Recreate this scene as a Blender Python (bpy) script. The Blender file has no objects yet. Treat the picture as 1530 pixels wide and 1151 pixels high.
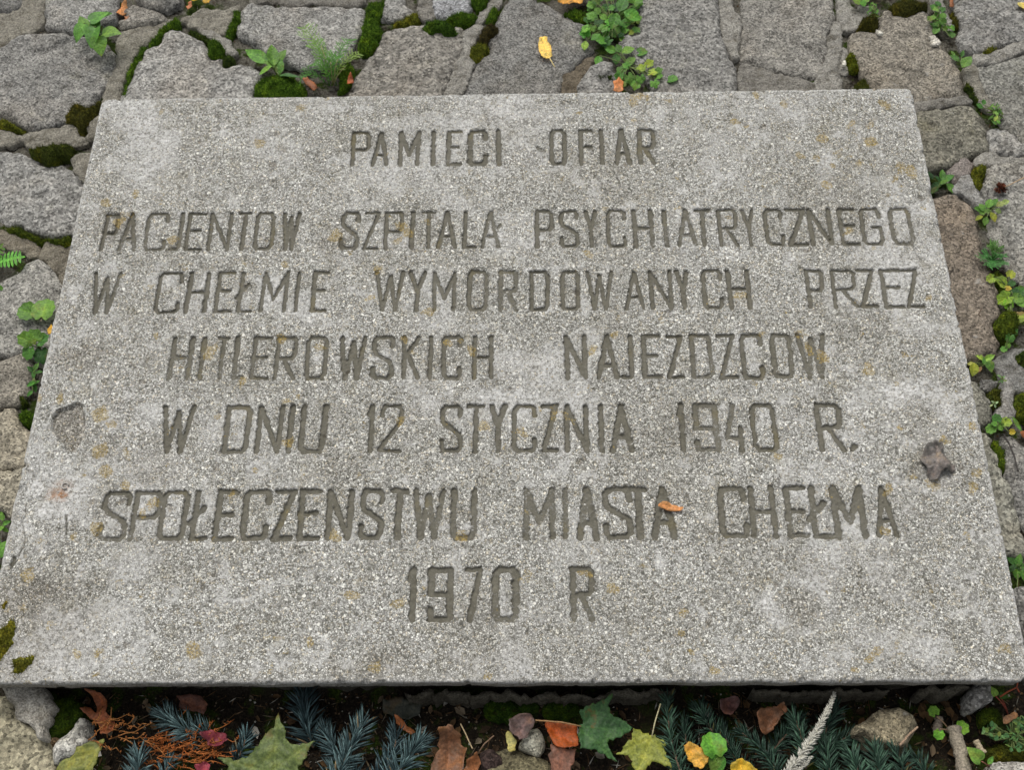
import bpy, math, random
import numpy as np
from mathutils import Vector, Matrix
from mathutils.geometry import delaunay_2d_cdt

random.seed(7)
RS = np.random.RandomState(11)
R = math.radians
scene = bpy.context.scene
COL = scene.collection

# ------------------------------------------------------------------ camera, sky, sun, exposure
CAM = Vector((0.0518, -0.3714, 1.4165))          # the slab's top face is the plane z = 0, metres
PITCH, YAW, ROLL, FPX = 1.0717, -0.0479, -0.0505, 1800.0
fw = Vector((math.sin(YAW)*math.cos(PITCH), math.cos(YAW)*math.cos(PITCH), -math.sin(PITCH)))
_r = fw.cross(Vector((0, 0, 1))).normalized(); _u = _r.cross(fw)
rt = _r*math.cos(ROLL) + _u*math.sin(ROLL)
up = -_r*math.sin(ROLL) + _u*math.cos(ROLL)
cam = bpy.data.cameras.new('camera'); cam_ob = bpy.data.objects.new('camera', cam); COL.objects.link(cam_ob)
M = Matrix((rt, up, -fw)).transposed().to_4x4(); M.translation = CAM
cam_ob.matrix_world = M
cam.sensor_width = 36.0; cam.lens = 36.0*FPX/1530.0
cam.clip_start = 0.02; cam.clip_end = 200.0
cam.dof.use_dof = True; cam.dof.focus_distance = 1.56; cam.dof.aperture_fstop = 10.0
scene.camera = cam_ob

SUN_EL, SUN_AZ = R(58), R(-18)                    # azimuth from +y (behind the slab), negative = towards -x
world = bpy.data.worlds.new("World"); scene.world = world; world.use_nodes = True
wn = world.node_tree.nodes; wl = world.node_tree.links
bg = wn['Background']; bg.inputs['Strength'].default_value = 0.13
sky = wn.new('ShaderNodeTexSky'); sky.sky_type = 'NISHITA'; sky.sun_disc = False
sky.sun_elevation = SUN_EL; sky.sun_rotation = SUN_AZ
sky.dust_density = 4.0; sky.air_density = 1.0; sky.ozone_density = 1.0
hs = wn.new('ShaderNodeHueSaturation'); hs.inputs['Saturation'].default_value = 0.22
wl.new(sky.outputs[0], hs.inputs['Color']); wl.new(hs.outputs[0], bg.inputs['Color'])
sun = bpy.data.lights.new('sun', 'SUN'); sun.energy = 1.5; sun.angle = R(35); sun.color = (1.0, 0.965, 0.91)
sun_ob = bpy.data.objects.new('sun', sun); COL.objects.link(sun_ob)
sd = Vector((math.sin(SUN_AZ)*math.cos(SUN_EL), math.cos(SUN_AZ)*math.cos(SUN_EL), math.sin(SUN_EL)))
sun_ob.rotation_euler = sd.to_track_quat('Z', 'Y').to_euler()
sun_ob.location = sd*5
scene.view_settings.view_transform = 'Standard'; scene.view_settings.look = 'None'
scene.view_settings.exposure = 0.30; scene.view_settings.gamma = 1.0
scene.cycles.max_bounces = 6; scene.cycles.diffuse_bounces = 3

# ------------------------------------------------------------------ helpers
def at(px, py, z=0.0):
    d = fw*FPX + rt*(px-765.0) - up*(py-575.5)
    return CAM + d*((z-CAM.z)/d.z)
def proj(p):
    d = Vector(p)-CAM; k = d.dot(fw)
    return 765.0+FPX*d.dot(rt)/k, 575.5-FPX*d.dot(up)/k
def mpp(px, py, z=-0.04):
    return (at(px, py, z)-CAM).dot(fw)/FPX

def _hash(ix, iy, seed):
    h = (ix.astype(np.int64)*374761393 + iy.astype(np.int64)*668265263 + seed*982451653) & 0x7fffffff
    h = ((h ^ (h >> 13))*1274126177) & 0x7fffffff
    return ((h ^ (h >> 16)) & 0xffff)/65535.0
def vnoise(x, y, seed=0):
    x = np.asarray(x, float); y = np.asarray(y, float)
    ix = np.floor(x); iy = np.floor(y); fx = x-ix; fy = y-iy
    fx = fx*fx*(3-2*fx); fy = fy*fy*(3-2*fy)
    a = _hash(ix, iy, seed); b = _hash(ix+1, iy, seed); c = _hash(ix, iy+1, seed); d = _hash(ix+1, iy+1, seed)
    return (a*(1-fx)+b*fx)*(1-fy)+(c*(1-fx)+d*fx)*fy
def fbm(x, y, freq, octv=4, seed=0, gain=.5):
    s = 0; a = 1; t = 0
    for o in range(octv):
        s = s+a*(vnoise(np.asarray(x)*freq+o*17.3, np.asarray(y)*freq-o*9.1, seed+o*31)*2-1); t += a; a *= gain; freq *= 2.03
    return s/t
def sstep(a, b, x):
    t = np.clip((x-a)/(b-a), 0, 1); return t*t*(3-2*t)

def segdist(P, A, B):
    AB = B-A; L = (AB*AB).sum()+1e-18
    t = np.clip(((P-A)@AB)/L, 0, 1)
    D = P-A-t[:, None]*AB
    return np.sqrt((D*D).sum(1))
def polydist(P, poly, closed=True):
    n = len(poly); d = np.full(len(P), 1e9)
    for i in range(n if closed else n-1):
        d = np.minimum(d, segdist(P, poly[i], poly[(i+1) % n]))
    return d
def inside(P, poly):
    c = np.zeros(len(P), bool); n = len(poly); x, y = P[:, 0], P[:, 1]
    for i in range(n):
        x1, y1 = poly[i]; x2, y2 = poly[(i+1) % n]
        if y1 == y2: continue
        k = ((y1 > y) != (y2 > y)) & (x < (x2-x1)*(y-y1)/(y2-y1)+x1)
        c ^= k
    return c
def resample(poly, step):
    out = []; n = len(poly)
    for i in range(n):
        a, b = poly[i], poly[(i+1) % n]; L = np.hypot(*(b-a)); k = max(1, int(round(L/step)))
        for j in range(k): out.append(a+(b-a)*j/k)
    return np.array(out)
def chaikin(poly, n=1, k=.25):
    for _ in range(n):
        q = np.roll(poly, -1, 0); out = np.empty((len(poly)*2, 2))
        out[0::2] = poly*(1-k)+q*k; out[1::2] = poly*k+q*(1-k); poly = out
    return poly
def world_poly(px, z):
    return np.array([at(a, b, z)[:2] for a, b in px])

def mesh_ob(name, V, F, mat=None, parent=None, smooth=True, attrs=None, loc=None, color=None):
    """V in world coordinates; the object's origin goes to loc (or its parent's origin)."""
    V = np.asarray(V, float)
    if parent is not None: o0 = np.array(parent['_o'])
    elif loc is not None: o0 = np.array(loc, float)
    else: o0 = np.array([V[:, 0].mean(), V[:, 1].mean(), V[:, 2].min()])
    me = bpy.data.meshes.new(name); me.from_pydata((V-o0).tolist(), [], F)
    if smooth: me.polygons.foreach_set('use_smooth', [True]*len(me.polygons))
    for k, a in (attrs or {}).items():
        at_ = me.attributes.new(k, 'FLOAT', 'POINT'); at_.data.foreach_set('value', np.asarray(a, np.float32))
    if mat: me.materials.append(mat)
    me.update()
    o = bpy.data.objects.new(name, me); COL.objects.link(o)
    if parent is not None: o.parent = parent
    else: o.location = o0
    o['_o'] = o0.tolist()
    if color is not None: o.color = (*color, 1)
    return o
def thing(name, loc):
    o = bpy.data.objects.new(name, None); COL.objects.link(o); o.location = loc
    o.empty_display_size = .01; o['_o'] = [loc[0], loc[1], loc[2]]
    return o
def tag(o, label, cat, group=None, kind=None):
    if label: o['label'] = label
    if cat: o['category'] = cat
    if group: o['group'] = group
    if kind: o['kind'] = kind
    return o

def fill(poly, res, jit=.3):
    """triangulated sheet inside a 2D outline: verts, tris, boundary loops' edges"""
    mn = poly.min(0); mx = poly.max(0)
    nx = int((mx[0]-mn[0])/res)+2; ny = int((mx[1]-mn[1])/(res*.866))+2
    gx, gy = np.meshgrid(np.arange(nx), np.arange(ny)); gx = gx+(gy % 2)*.5
    P = np.stack([mn[0]+gx.ravel()*res, mn[1]+gy.ravel()*res*.866], 1)
    P += (RS.rand(len(P), 2)-.5)*res*jit
    P = P[inside(P, poly)]
    if len(P): P = P[polydist(P, poly) > res*.55]
    verts = [Vector(p) for p in poly]+[Vector(p) for p in P]
    ov, oe, of, _, _, _ = delaunay_2d_cdt(verts, [], [list(range(len(poly)))], 1, 1e-7)
    V = np.array([tuple(v) for v in ov]); F = [tuple(f) for f in of]
    cnt = {}
    for f in F:
        for i in range(len(f)):
            e = (f[i], f[(i+1) % len(f)]); k = (min(e), max(e))
            cnt[k] = None if k in cnt else e
    B = [e for e in cnt.values() if e]
    return V, F, B

def slab_of(name, px, z, thick, mat, res=.004, edge=.0055, edge_w=.0038, rough=.004, freq=18, tilt=(0, 0), dome=0,
            seed=0, smooth=1, jitter=.0018, color=None, parent=None, fine=.0008, pts=None, grow=.0):
    """a stone-like solid from a traced outline: rough top with worn rounded edges, sides down into the ground"""
    poly = world_poly(px, z) if pts is None else pts
    a2 = (poly[:, 0]*np.roll(poly[:, 1], -1)-poly[:, 1]*np.roll(poly[:, 0], -1)).sum()
    if a2 < 0: poly = poly[::-1]
    poly = chaikin(poly, smooth, .13)
    poly = resample(poly, res*1.1)
    c = poly.mean(0)
    n = np.stack([fbm(poly[:, 0], poly[:, 1], 90, 3, seed+5), fbm(poly[:, 0], poly[:, 1], 90, 3, seed+6)], 1)
    tn = np.roll(poly, -1, 0)-np.roll(poly, 1, 0); tn = np.stack([tn[:, 1], -tn[:, 0]], 1); tn /= np.linalg.norm(tn, axis=1)[:, None]+1e-9
    poly = poly+n*jitter*2+tn*grow
    V, F, B = fill(poly, res)
    d = polydist(V, poly)
    rough = rough*.72
    zz = z-edge*np.exp(-(d/edge_w)**1.3)
    zz = zz+rough*fbm(V[:, 0], V[:, 1], freq, 4, seed)+fine*fbm(V[:, 0], V[:, 1], 150, 3, seed+3)
    # split faces: shallow scars with one sharper lip, and a chipped rim
    sc = fbm(V[:, 0]+.01*fbm(V[:, 0], V[:, 1], 40, 2, seed+8), V[:, 1], freq*.7, 4, seed+9)
    zz = zz-rough*1.1*sstep(.18, .26, sc)+rough*.8*sstep(-.30, -.22, sc)
    zz = zz-edge*.9*np.exp(-(d/(edge_w*2.4))**2)*sstep(.1, .4, fbm(V[:, 0], V[:, 1], 55, 3, seed+12))
    zz = zz+(V[:, 0]-c[0])*tilt[0]+(V[:, 1]-c[1])*tilt[1]
    if dome: zz = zz+dome*(1-np.exp(-d/(edge_w*2.5)))
    V3 = np.column_stack([V, zz]); N = len(V3)
    bi = sorted({i for e in B for i in e}); m = {b: N+k for k, b in enumerate(bi)}
    low = V3[bi].copy(); low[:, 2] = z-thick
    V3 = np.vstack([V3, low]); F = list(F)
    for a, b in B: F.append((b, a, m[a], m[b]))
    return mesh_ob(name, V3, F, mat, parent, True, None, None, color)

def tube(pts, rad, n=5, caps=True):
    """V, F of a tapering tube along 3D points"""
    pts = [Vector(p) for p in pts]; V = []; F = []
    if not hasattr(rad, '__len__'): rad = [rad]*len(pts)
    for i, p in enumerate(pts):
        t = (pts[min(i+1, len(pts)-1)]-pts[max(i-1, 0)]).normalized()
        a = t.cross(Vector((0, 0, 1)))
        if a.length < 1e-4: a = Vector((1, 0, 0))
        a.normalize(); b = t.cross(a)
        for k in range(n):
            an = 2*math.pi*k/n
            V.append(p+(a*math.cos(an)+b*math.sin(an))*rad[i])
    for i in range(len(pts)-1):
        for k in range(n):
            F.append((i*n+k, i*n+(k+1) % n, (i+1)*n+(k+1) % n, (i+1)*n+k))
    if caps: F.append(tuple(range(n))[::-1]); F.append(tuple((len(pts)-1)*n+k for k in range(n)))
    return [tuple(v) for v in V], F
class MB:
    def __init__(s): s.V = []; s.F = []
    def add(s, V, F):
        o = len(s.V); s.V += [tuple(v) for v in V]; s.F += [tuple(i+o for i in f) for f in F]
    def build(s, name, mat, parent=None, color=None, smooth=True):
        return mesh_ob(name, s.V, s.F, mat, parent, smooth, None, None, color)
def curve_pts(a, b, n=6, sag=(0, 0, 0)):
    a = Vector(a); b = Vector(b); s = Vector(sag)
    return [a.lerp(b, i/(n-1))+s*(4*(i/(n-1))*(1-i/(n-1))) for i in range(n)]

# ------------------------------------------------------------------ materials
class NT:
    def __init__(s, name, rough=.9, spec=.25):
        s.m = bpy.data.materials.new(name); s.m.use_nodes = True
        s.t = s.m.node_tree; s.b = s.t.nodes['Principled BSDF']
        s.b.inputs['Roughness'].default_value = rough; s.b.inputs['Specular IOR Level'].default_value = spec
    def n(s, typ, **kw):
        x = s.t.nodes.new(typ)
        for k, v in kw.items(): setattr(x, k, v)
        return x
    def l(s, a, b): s.t.links.new(a, b)
    def _in(s, sock, v):
        if hasattr(v, 'is_output') or isinstance(v, bpy.types.NodeSocket): s.l(v, sock)
        elif isinstance(v, (tuple, list)) and len(v) == 3 and sock.type == 'RGBA': sock.default_value = (*v, 1)
        else: sock.default_value = v
    def math(s, op, a, b=0.0, clamp=False):
        x = s.n('ShaderNodeMath', operation=op, use_clamp=clamp); s._in(x.inputs[0], a); s._in(x.inputs[1], b); return x.outputs[0]
    def mix(s, f, a, b, mode='MIX'):
        x = s.n('ShaderNodeMix', data_type='RGBA', blend_type=mode); s._in(x.inputs[0], f); s._in(x.inputs[6], a); s._in(x.inputs[7], b); return x.outputs[2]
    def map(s, v, a, b, c=0.0, d=1.0, smooth=True):
        x = s.n('ShaderNodeMapRange', interpolation_type='SMOOTHSTEP' if smooth else 'LINEAR')
        s._in(x.inputs[0], v)
        for i, q in enumerate((a, b, c, d)): x.inputs[i+1].default_value = q
        return x.outputs[0]
    def ramp(s, v, stops, interp='LINEAR'):
        x = s.n('ShaderNodeValToRGB'); x.color_ramp.interpolation = interp
        e = x.color_ramp.elements
        while len(e) < len(stops): e.new(.5)
        for q, (p, c) in zip(e, stops): q.position = p; q.color = (*c, 1) if len(c) == 3 else c
        s._in(x.inputs[0], v); return x.outputs[0]
    def obj(s):
        return s.n('ShaderNodeTexCoord').outputs['Object']
    def off(s):
        """object coordinates shifted by a random amount per object"""
        i = s.n('ShaderNodeObjectInfo'); a = s.n('ShaderNodeVectorMath', operation='SCALE'); a.inputs[0].default_value = (7.1, 3.7, 5.3)
        s.l(i.outputs['Random'], a.inputs['Scale'])
        b = s.n('ShaderNodeVectorMath', operation='ADD'); s.l(s.obj(), b.inputs[0]); s.l(a.outputs[0], b.inputs[1]); return b.outputs[0]
    def noise(s, v, scale, detail=3, rough=.55, col=False):
        x = s.n('ShaderNodeTexNoise'); x.inputs['Scale'].default_value = scale; x.inputs['Detail'].default_value = detail
        x.inputs['Roughness'].default_value = rough; s.l(v, x.inputs['Vector']); return x.outputs['Color' if col else 'Fac']
    def voro(s, v, scale, feat='F1'):
        x = s.n('ShaderNodeTexVoronoi', feature=feat); x.inputs['Scale'].default_value = scale; s.l(v, x.inputs['Vector']); return x
    def attr(s, name):
        return s.n('ShaderNodeAttribute', attribute_name=name).outputs['Fac']
    def ocol(s): return s.n('ShaderNodeObjectInfo').outputs['Color']
    def bump(s, h, dist=.001, strength=1.0, prev=None):
        x = s.n('ShaderNodeBump'); x.inputs['Distance'].default_value = dist; x.inputs['Strength'].default_value = strength
        s._in(x.inputs['Height'], h)
        if prev: s.l(prev, x.inputs['Normal'])
        s.l(x.outputs[0], s.b.inputs['Normal']); return x.outputs[0]
    def color(s, c): s._in(s.b.inputs['Base Color'], c)

def m_granite():
    t = NT('granite', .92, .2); v = t.off()
    rn = t.n('ShaderNodeObjectInfo').outputs['Random']; g = t.voro(v, 330); t._in(g.inputs['Scale'], t.math('ADD', 240, t.math('MULTIPLY', rn, 260)))
    sep = t.n('ShaderNodeSeparateColor'); t.l(g.outputs['Color'], sep.inputs[0])
    n1 = t.noise(v, 560, 2, .6); n2 = t.noise(v, 34, 6, .68); n3 = t.noise(v, 9, 5, .65); n4 = t.noise(v, 190, 4, .7); n5 = t.noise(v, 75, 5, .7)
    sp = t.math('ADD', t.math('MULTIPLY', sep.outputs[0], .5), t.math('MULTIPLY', n1, .5))
    sp = t.ramp(sp, [(.16, (.22,)*3), (.30, (.55,)*3), (.47, (.98,)*3), (.64, (1.38,)*3), (.82, (2.0,)*3)])
    c = t.mix(1.0, t.ocol(), sp, 'MULTIPLY')
    pat = t.ramp(n2, [(.28, (.55, .535, .51)), (.45, (.92, .915, .90)), (.58, (1.08, 1.07, 1.05)), (.72, (1.38, 1.36, 1.31))])
    c = t.mix(1.0, c, pat, 'MULTIPLY')
    c = t.mix(1.0, c, t.ramp(n5, [(.3, (.66, .65, .63)), (.5, (1, 1, 1)), (.7, (1.22, 1.21, 1.19))]), 'MULTIPLY')
    c = t.mix(t.math('MULTIPLY', t.map(n3, .48, .70), .22), c, t.mix(1.0, c, (1.03, .86, .66), 'MULTIPLY'))
    c = t.mix(t.math('MULTIPLY', t.map(t.noise(v, 17, 6, .72), .56, .72), .5), c, t.mix(1.0, c, (.50, .50, .37), 'MULTIPLY'))
    c = t.mix(t.math('MULTIPLY', t.map(t.noise(v, 52, 5, .65), .63, .72), .5), c, (.40, .39, .36))
    c = t.mix(t.math('MULTIPLY', t.map(n4, .60, .70), t.math('ADD', .3, t.math('MULTIPLY', rn, .5))), c, (.055, .054, .048))
    t.color(c)
    h = t.math('ADD', t.math('ADD', t.math('MULTIPLY', n4, 1.0), t.math('MULTIPLY', n1, .4)), t.math('MULTIPLY', n5, 1.6))
    t.bump(h, .0035, .9); return t.m
def m_mortar():
    t = NT('mortar', .94, .15); v = t.off()
    n1 = t.noise(v, 420, 3, .7); n2 = t.noise(v, 40, 6, .7); n3 = t.noise(v, 170, 4, .65); n5 = t.noise(v, 85, 5, .7)
    c = t.mix(1.0, t.ocol(), t.ramp(n1, [(.3, (.45,)*3), (.5, (.98,)*3), (.70, (1.6,)*3)]), 'MULTIPLY')
    c = t.mix(1.0, c, t.ramp(n2, [(.28, (.48, .455, .40)), (.48, (.97, .96, .94)), (.72, (1.28, 1.27, 1.23))]), 'MULTIPLY')
    c = t.mix(1.0, c, t.ramp(n5, [(.3, (.62, .60, .55)), (.5, (1, 1, 1)), (.7, (1.2,)*3)]), 'MULTIPLY')
    c = t.mix(t.math('MULTIPLY', t.map(n3, .59, .68), .75), c, (.06, .055, .045))
    t.color(c); t.bump(t.math('ADD', t.math('ADD', n1, n3), t.math('MULTIPLY', n5, 1.8)), .0035, .95); return t.m
def m_soil():
    t = NT('soil', .95, .1); v = t.obj()
    n1 = t.noise(v, 330, 4, .7); n2 = t.noise(v, 30, 4, .6); n3 = t.noise(v, 8, 3, .6)
    c = t.ramp(n1, [(.3, (.006, .005, .004)), (.5, (.017, .013, .009)), (.7, (.05, .04, .028))])
    joint = t.mix(1.0, t.ramp(n1, [(.3, (.045, .041, .031)), (.5, (.115, .107, .088)), (.7, (.215, .205, .175))]), t.ramp(t.noise(v, 55, 5, .7), [(.3, (.45, .42, .36)), (.5, (1, 1, 1)), (.7, (1.2, 1.2, 1.15))]), 'MULTIPLY')
    jm = t.math('MULTIPLY', t.math('SUBTRACT', 1.0, t.attr('bed')), t.map(t.noise(v, 26, 4, .65), .38, .50))
    c = t.mix(jm, c, joint)
    c = t.mix(t.map(n2, .50, .60), c, t.ramp(n1, [(.3, (.010, .018, .003)), (.5, (.028, .045, .007)), (.7, (.07, .10, .016))]))
    c = t.mix(t.math('MULTIPLY', t.map(n3, .55, .7), .5), c, (.045, .036, .022))
    t.color(c); t.bump(t.math('ADD', n1, n2), .004, 1.0); return t.m
def m_moss():
    t = NT('moss', .95, .1); v = t.obj()
    n1 = t.noise(v, 420, 3, .7); n2 = t.noise(v, 70, 3, .6)
    c = t.mix(1.0, t.ocol(), t.ramp(n1, [(.3, (.35,)*3), (.5, (1.25,)*3), (.7, (3.0, 2.9, 2.0))]), 'MULTIPLY')
    c = t.mix(1.0, c, t.ramp(n2, [(.3, (.45, .5, .5)), (.52, (1, 1, 1)), (.70, (1.9, 1.55, .9))]), 'MULTIPLY')
    c = t.mix(t.math('MULTIPLY', t.map(t.noise(v, 110, 3), .6, .7), .5), c, (.035, .022, .008))
    t.color(c); t.bump(n1, .003, 1.0); return t.m
def m_leaf():
    t = NT('leaf', .55, .35); v = t.off()
    n1 = t.noise(v, 60, 4, .6); n2 = t.noise(v, 420, 3, .6); n3 = t.noise(v, 28, 2, .5)
    c = t.mix(1.0, t.ocol(), t.ramp(n1, [(.3, (.50, .54, .5)), (.5, (1, 1, 1)), (.72, (1.4, 1.25, .95))]), 'MULTIPLY')
    c = t.mix(1.0, c, t.ramp(n2, [(.3, (.62,)*3), (.5, (1,)*3), (.7, (1.3,)*3)]), 'MULTIPLY')
    ve = t.attr('vein')
    c = t.mix(t.math('MULTIPLY', ve, .95), c, t.mix(1.0, c, (1.7, 1.55, 1.5), 'MULTIPLY'))
    sp = t.math('MULTIPLY', t.map(t.math('ADD', t.math('MULTIPLY', n3, .6), t.math('MULTIPLY', n1, .4)), .56, .64), t.math('MULTIPLY', t.attr('spot'), 1.3), True)
    c = t.mix(sp, c, (.17, .075, .02))
    t.color(c); t.bump(t.math('SUBTRACT', t.math('MULTIPLY', n1, 1.3), t.math('MULTIPLY', ve, .6)), .0015, .7)
    tr = t.n('ShaderNodeBsdfTranslucent'); t._in(tr.inputs[0], t.mix(1.0, c, (1.5, 1.6, .8), 'MULTIPLY'))
    ms = t.n('ShaderNodeMixShader'); ms.inputs[0].default_value = .25
    t.l(t.b.outputs[0], ms.inputs[1]); t.l(tr.outputs[0], ms.inputs[2])
    t.l(ms.outputs[0], t.t.nodes['Material Output'].inputs['Surface']); return t.m
def m_tint(name, rough=.75, amp=.35, scale=300, island=False):
    t = NT(name, rough, .3); v = t.obj(); n = t.noise(v, scale, 3, .6)
    c = t.mix(1.0, t.ocol(), t.ramp(n, [(.3, (1-amp,)*3), (.5, (1,)*3), (.7, (1+amp,)*3)]), 'MULTIPLY')
    if island:
        q = t.n('ShaderNodeNewGeometry').outputs['Random Per Island']; c = t.mix(1.0, c, t.ramp(q, [(.0, (.35, .38, .38)), (.5, (.9, .92, .9)), (.93, (2.0, 1.9, 1.8)), (.95, (3.6, 1.5, .7))]), 'MULTIPLY')
    t.color(c); t.bump(n, .0008, .6); return t.m
def m_slab():
    t = NT('washed concrete', .9, .25); v = t.obj()
    wob = t.n('ShaderNodeVectorMath', operation='SCALE'); t.l(t.noise(v, 210, 2, .5, True), wob.inputs[0]); wob.inputs['Scale'].default_value = .005
    vv = t.n('ShaderNodeVectorMath', operation='ADD'); t.l(v, vv.inputs[0]); t.l(wob.outputs[0], vv.inputs[1]); vv = vv.outputs[0]
    g = t.voro(vv, 450); e = t.voro(vv, 450, 'DISTANCE_TO_EDGE'); sep = t.n('ShaderNodeSeparateColor'); t.l(g.outputs['Color'], sep.inputs[0])
    big = t.noise(v, 5, 6, .65); mid = t.noise(v, 48, 5, .65); fine = t.noise(v, 900, 2, .6); dens = t.noise(v, 21, 4, .65)
    gap = t.math('ADD', .035, t.math('MULTIPLY', sep.outputs[2], .10))
    stone = t.map(t.math('SUBTRACT', e.outputs['Distance'], gap), -.05, .07)
    pick = t.math('ADD', sep.outputs[0], t.math('MULTIPLY', t.math('SUBTRACT', dens, .5), .40))
    gc = t.ramp(pick, [(.0, (.11, .108, .10)), (.13, (.28, .277, .265)), (.30, (.43, .427, .415)), (.55, (.53, .527, .515)), (.80, (.62, .617, .605)), (.97, (.82, .816, .795))])
    gc = t.mix(t.math('MULTIPLY', t.map(sep.outputs[1], .82, .9), .6), gc, t.mix(1.0, gc, (1.0, .88, .68), 'MULTIPLY'))
    g2 = t.voro(vv, 190); s2 = t.n('ShaderNodeSeparateColor'); t.l(g2.outputs['Color'], s2.inputs[0])
    pb = t.math('MULTIPLY', t.map(g2.outputs['Distance'], .30, .42, 1.0, 0.0), t.math('GREATER_THAN', s2.outputs[1], .84))
    gc = t.mix(pb, gc, t.ramp(s2.outputs[0], [(.0, (.16, .155, .145)), (.4, (.40, .385, .35)), (.7, (.62, .61, .58)), (1.0, (.80, .79, .76))]))
    stone = t.math('MAXIMUM', stone, pb)
    mat = t.mix(fine, (.06, .058, .05), (.22, .215, .195))
    ex = t.mix(stone, mat, gc)
    ex = t.mix(1.0, ex, t.ramp(big, [(.3, (.79, .773, .708)), (.5, (.955, .95, .898)), (.7, (1.05, 1.048, 1.01))]), 'MULTIPLY')
    # thin skin of cement and lime left between the grains
    film = t.attr('film')
    fm = t.math('MULTIPLY', film, t.map(t.noise(v, 200, 6, .78), .45, .56, 1.0, .2))
    fc = t.ramp(t.math('ADD', t.math('MULTIPLY', mid, .6), t.math('MULTIPLY', t.noise(v, 380, 3, .7), .4)), [(.32, (.41, .405, .385)), (.5, (.575, .57, .55)), (.66, (.70, .695, .675))])
    ex = t.mix(fm, ex, fc)
    gm = t.math('MULTIPLY', t.map(t.noise(v, 26, 6, .72), .52, .70), .42)
    ex = t.mix(gm, ex, t.mix(1.0, ex, (.66, .615, .49), 'MULTIPLY'))
    mp = t.n('ShaderNodeMapping'); mp.inputs['Scale'].default_value = (1.0, .22, 1.0); t.l(v, mp.inputs['Vector'])
    st = t.math('MULTIPLY', t.map(t.noise(mp.outputs[0], 34, 6, .75), .56, .66), .30)
    ex = t.mix(st, ex, t.mix(1.0, ex, (.62, .58, .47), 'MULTIPLY'))
    pin = t.math('MULTIPLY', t.map(t.noise(v, 130, 3, .6), .67, .73), .7)
    ex = t.mix(pin, ex, (.085, .08, .065))
    gd = t.mix(t.noise(v, 130, 5, .7), (.036, .034, .024), (.165, .154, .118))
    gd = t.mix(t.math('MULTIPLY', t.map(t.noise(v, 16, 3), .58, .7), .35), gd, (.15, .12, .04))
    ca = t.map(t.math('ADD', t.attr('carve'), t.math('MULTIPLY', t.math('SUBTRACT', t.math('ADD', t.math('MULTIPLY', t.noise(v, 260, 4, .75), .6), t.math('MULTIPLY', sep.outputs[0], .4)), .5), 1.5)), .38, .72)
    ex = t.mix(t.math('MULTIPLY', ca, .93), ex, gd)
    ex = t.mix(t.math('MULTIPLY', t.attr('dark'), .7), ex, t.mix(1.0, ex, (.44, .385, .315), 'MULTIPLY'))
    li = t.map(t.math('ADD', t.attr('lichen'), t.math('MULTIPLY', t.math('SUBTRACT', t.noise(v, 300, 5, .75), .5), 1.6)), .45, .62)
    lc = t.mix(t.map(t.noise(v, 330, 3, .7), .35, .65), (.15, .105, .03), (.46, .34, .10))
    ex = t.mix(t.math('MULTIPLY', li, t.map(t.noise(v, 520, 3, .7), .40, .60, .12, .85)), ex, lc)
    ex = t.mix(t.math('MULTIPLY', t.attr('rust'), t.map(t.noise(v, 190, 4, .7), .3, .6)), ex, (.30, .15, .065))
    t.color(ex)
    soft = t.math('SUBTRACT', 1.0, t.math('MAXIMUM', t.math('MULTIPLY', fm, .85), ca))
    h = t.math('MULTIPLY', t.math('MULTIPLY', stone, t.math('ADD', .4, t.math('MULTIPLY', sep.outputs[1], .6))), soft)
    h = t.math('ADD', t.math('ADD', h, t.math('MULTIPLY', fine, .2)), t.math('MULTIPLY', t.noise(v, 330, 3, .6), .8))
    t.bump(h, .0014, .8); return t.m

GRAN, MORT, SOIL, MOSS, LEAF = m_granite(), m_mortar(), m_soil(), m_moss(), m_leaf()
STEM = m_tint('stem'); NEEDLE = m_tint('needle', .5, .3, 500, True); BARK = m_tint('bark', .9, .6, 420); METAL = m_tint('metal', .5, .3)
SLABM = m_slab()

# ------------------------------------------------------------------ ground
def ground_z(x, y):
    bed = sstep(.10, .0, y)*sstep(-.70, -.60, x)
    z = -.0475+.004*fbm(x, y, 14, 4, 3)+.0055*fbm(x, y, 60, 4, 8)+.002*fbm(x, y, 260, 2, 9)
    return z-.0485*bed
def build_ground():
    def axis(a, b, fine):
        m = np.arange(a, b+1e-6, fine); g = []
        s = fine; x = 0
        while x < 30: s *= 1.35; x += s; g.append(x)
        g = np.array(g); return np.concatenate([a-g[::-1], m, b+g])
    X = axis(-1.05, 1.05, .006); Y = axis(-.28, 1.45, .006)
    gx, gy = np.meshgrid(X, Y); nx = len(X); ny = len(Y)
    z = ground_z(gx, gy)
    V = np.column_stack([gx.ravel(), gy.ravel(), z.ravel()])
    i = np.arange(nx*ny).reshape(ny, nx)
    F = np.stack([i[:-1, :-1], i[:-1, 1:], i[1:, 1:], i[1:, :-1]], -1).reshape(-1, 4)
    bed = sstep(.10, .0, gy)*sstep(-.70, -.60, gx)
    o = mesh_ob('ground', V, F.tolist(), SOIL, None, True, {'bed': bed.ravel()}, (0, 0, -.09)); tag(o, None, None, None, 'structure')
build_ground()

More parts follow.
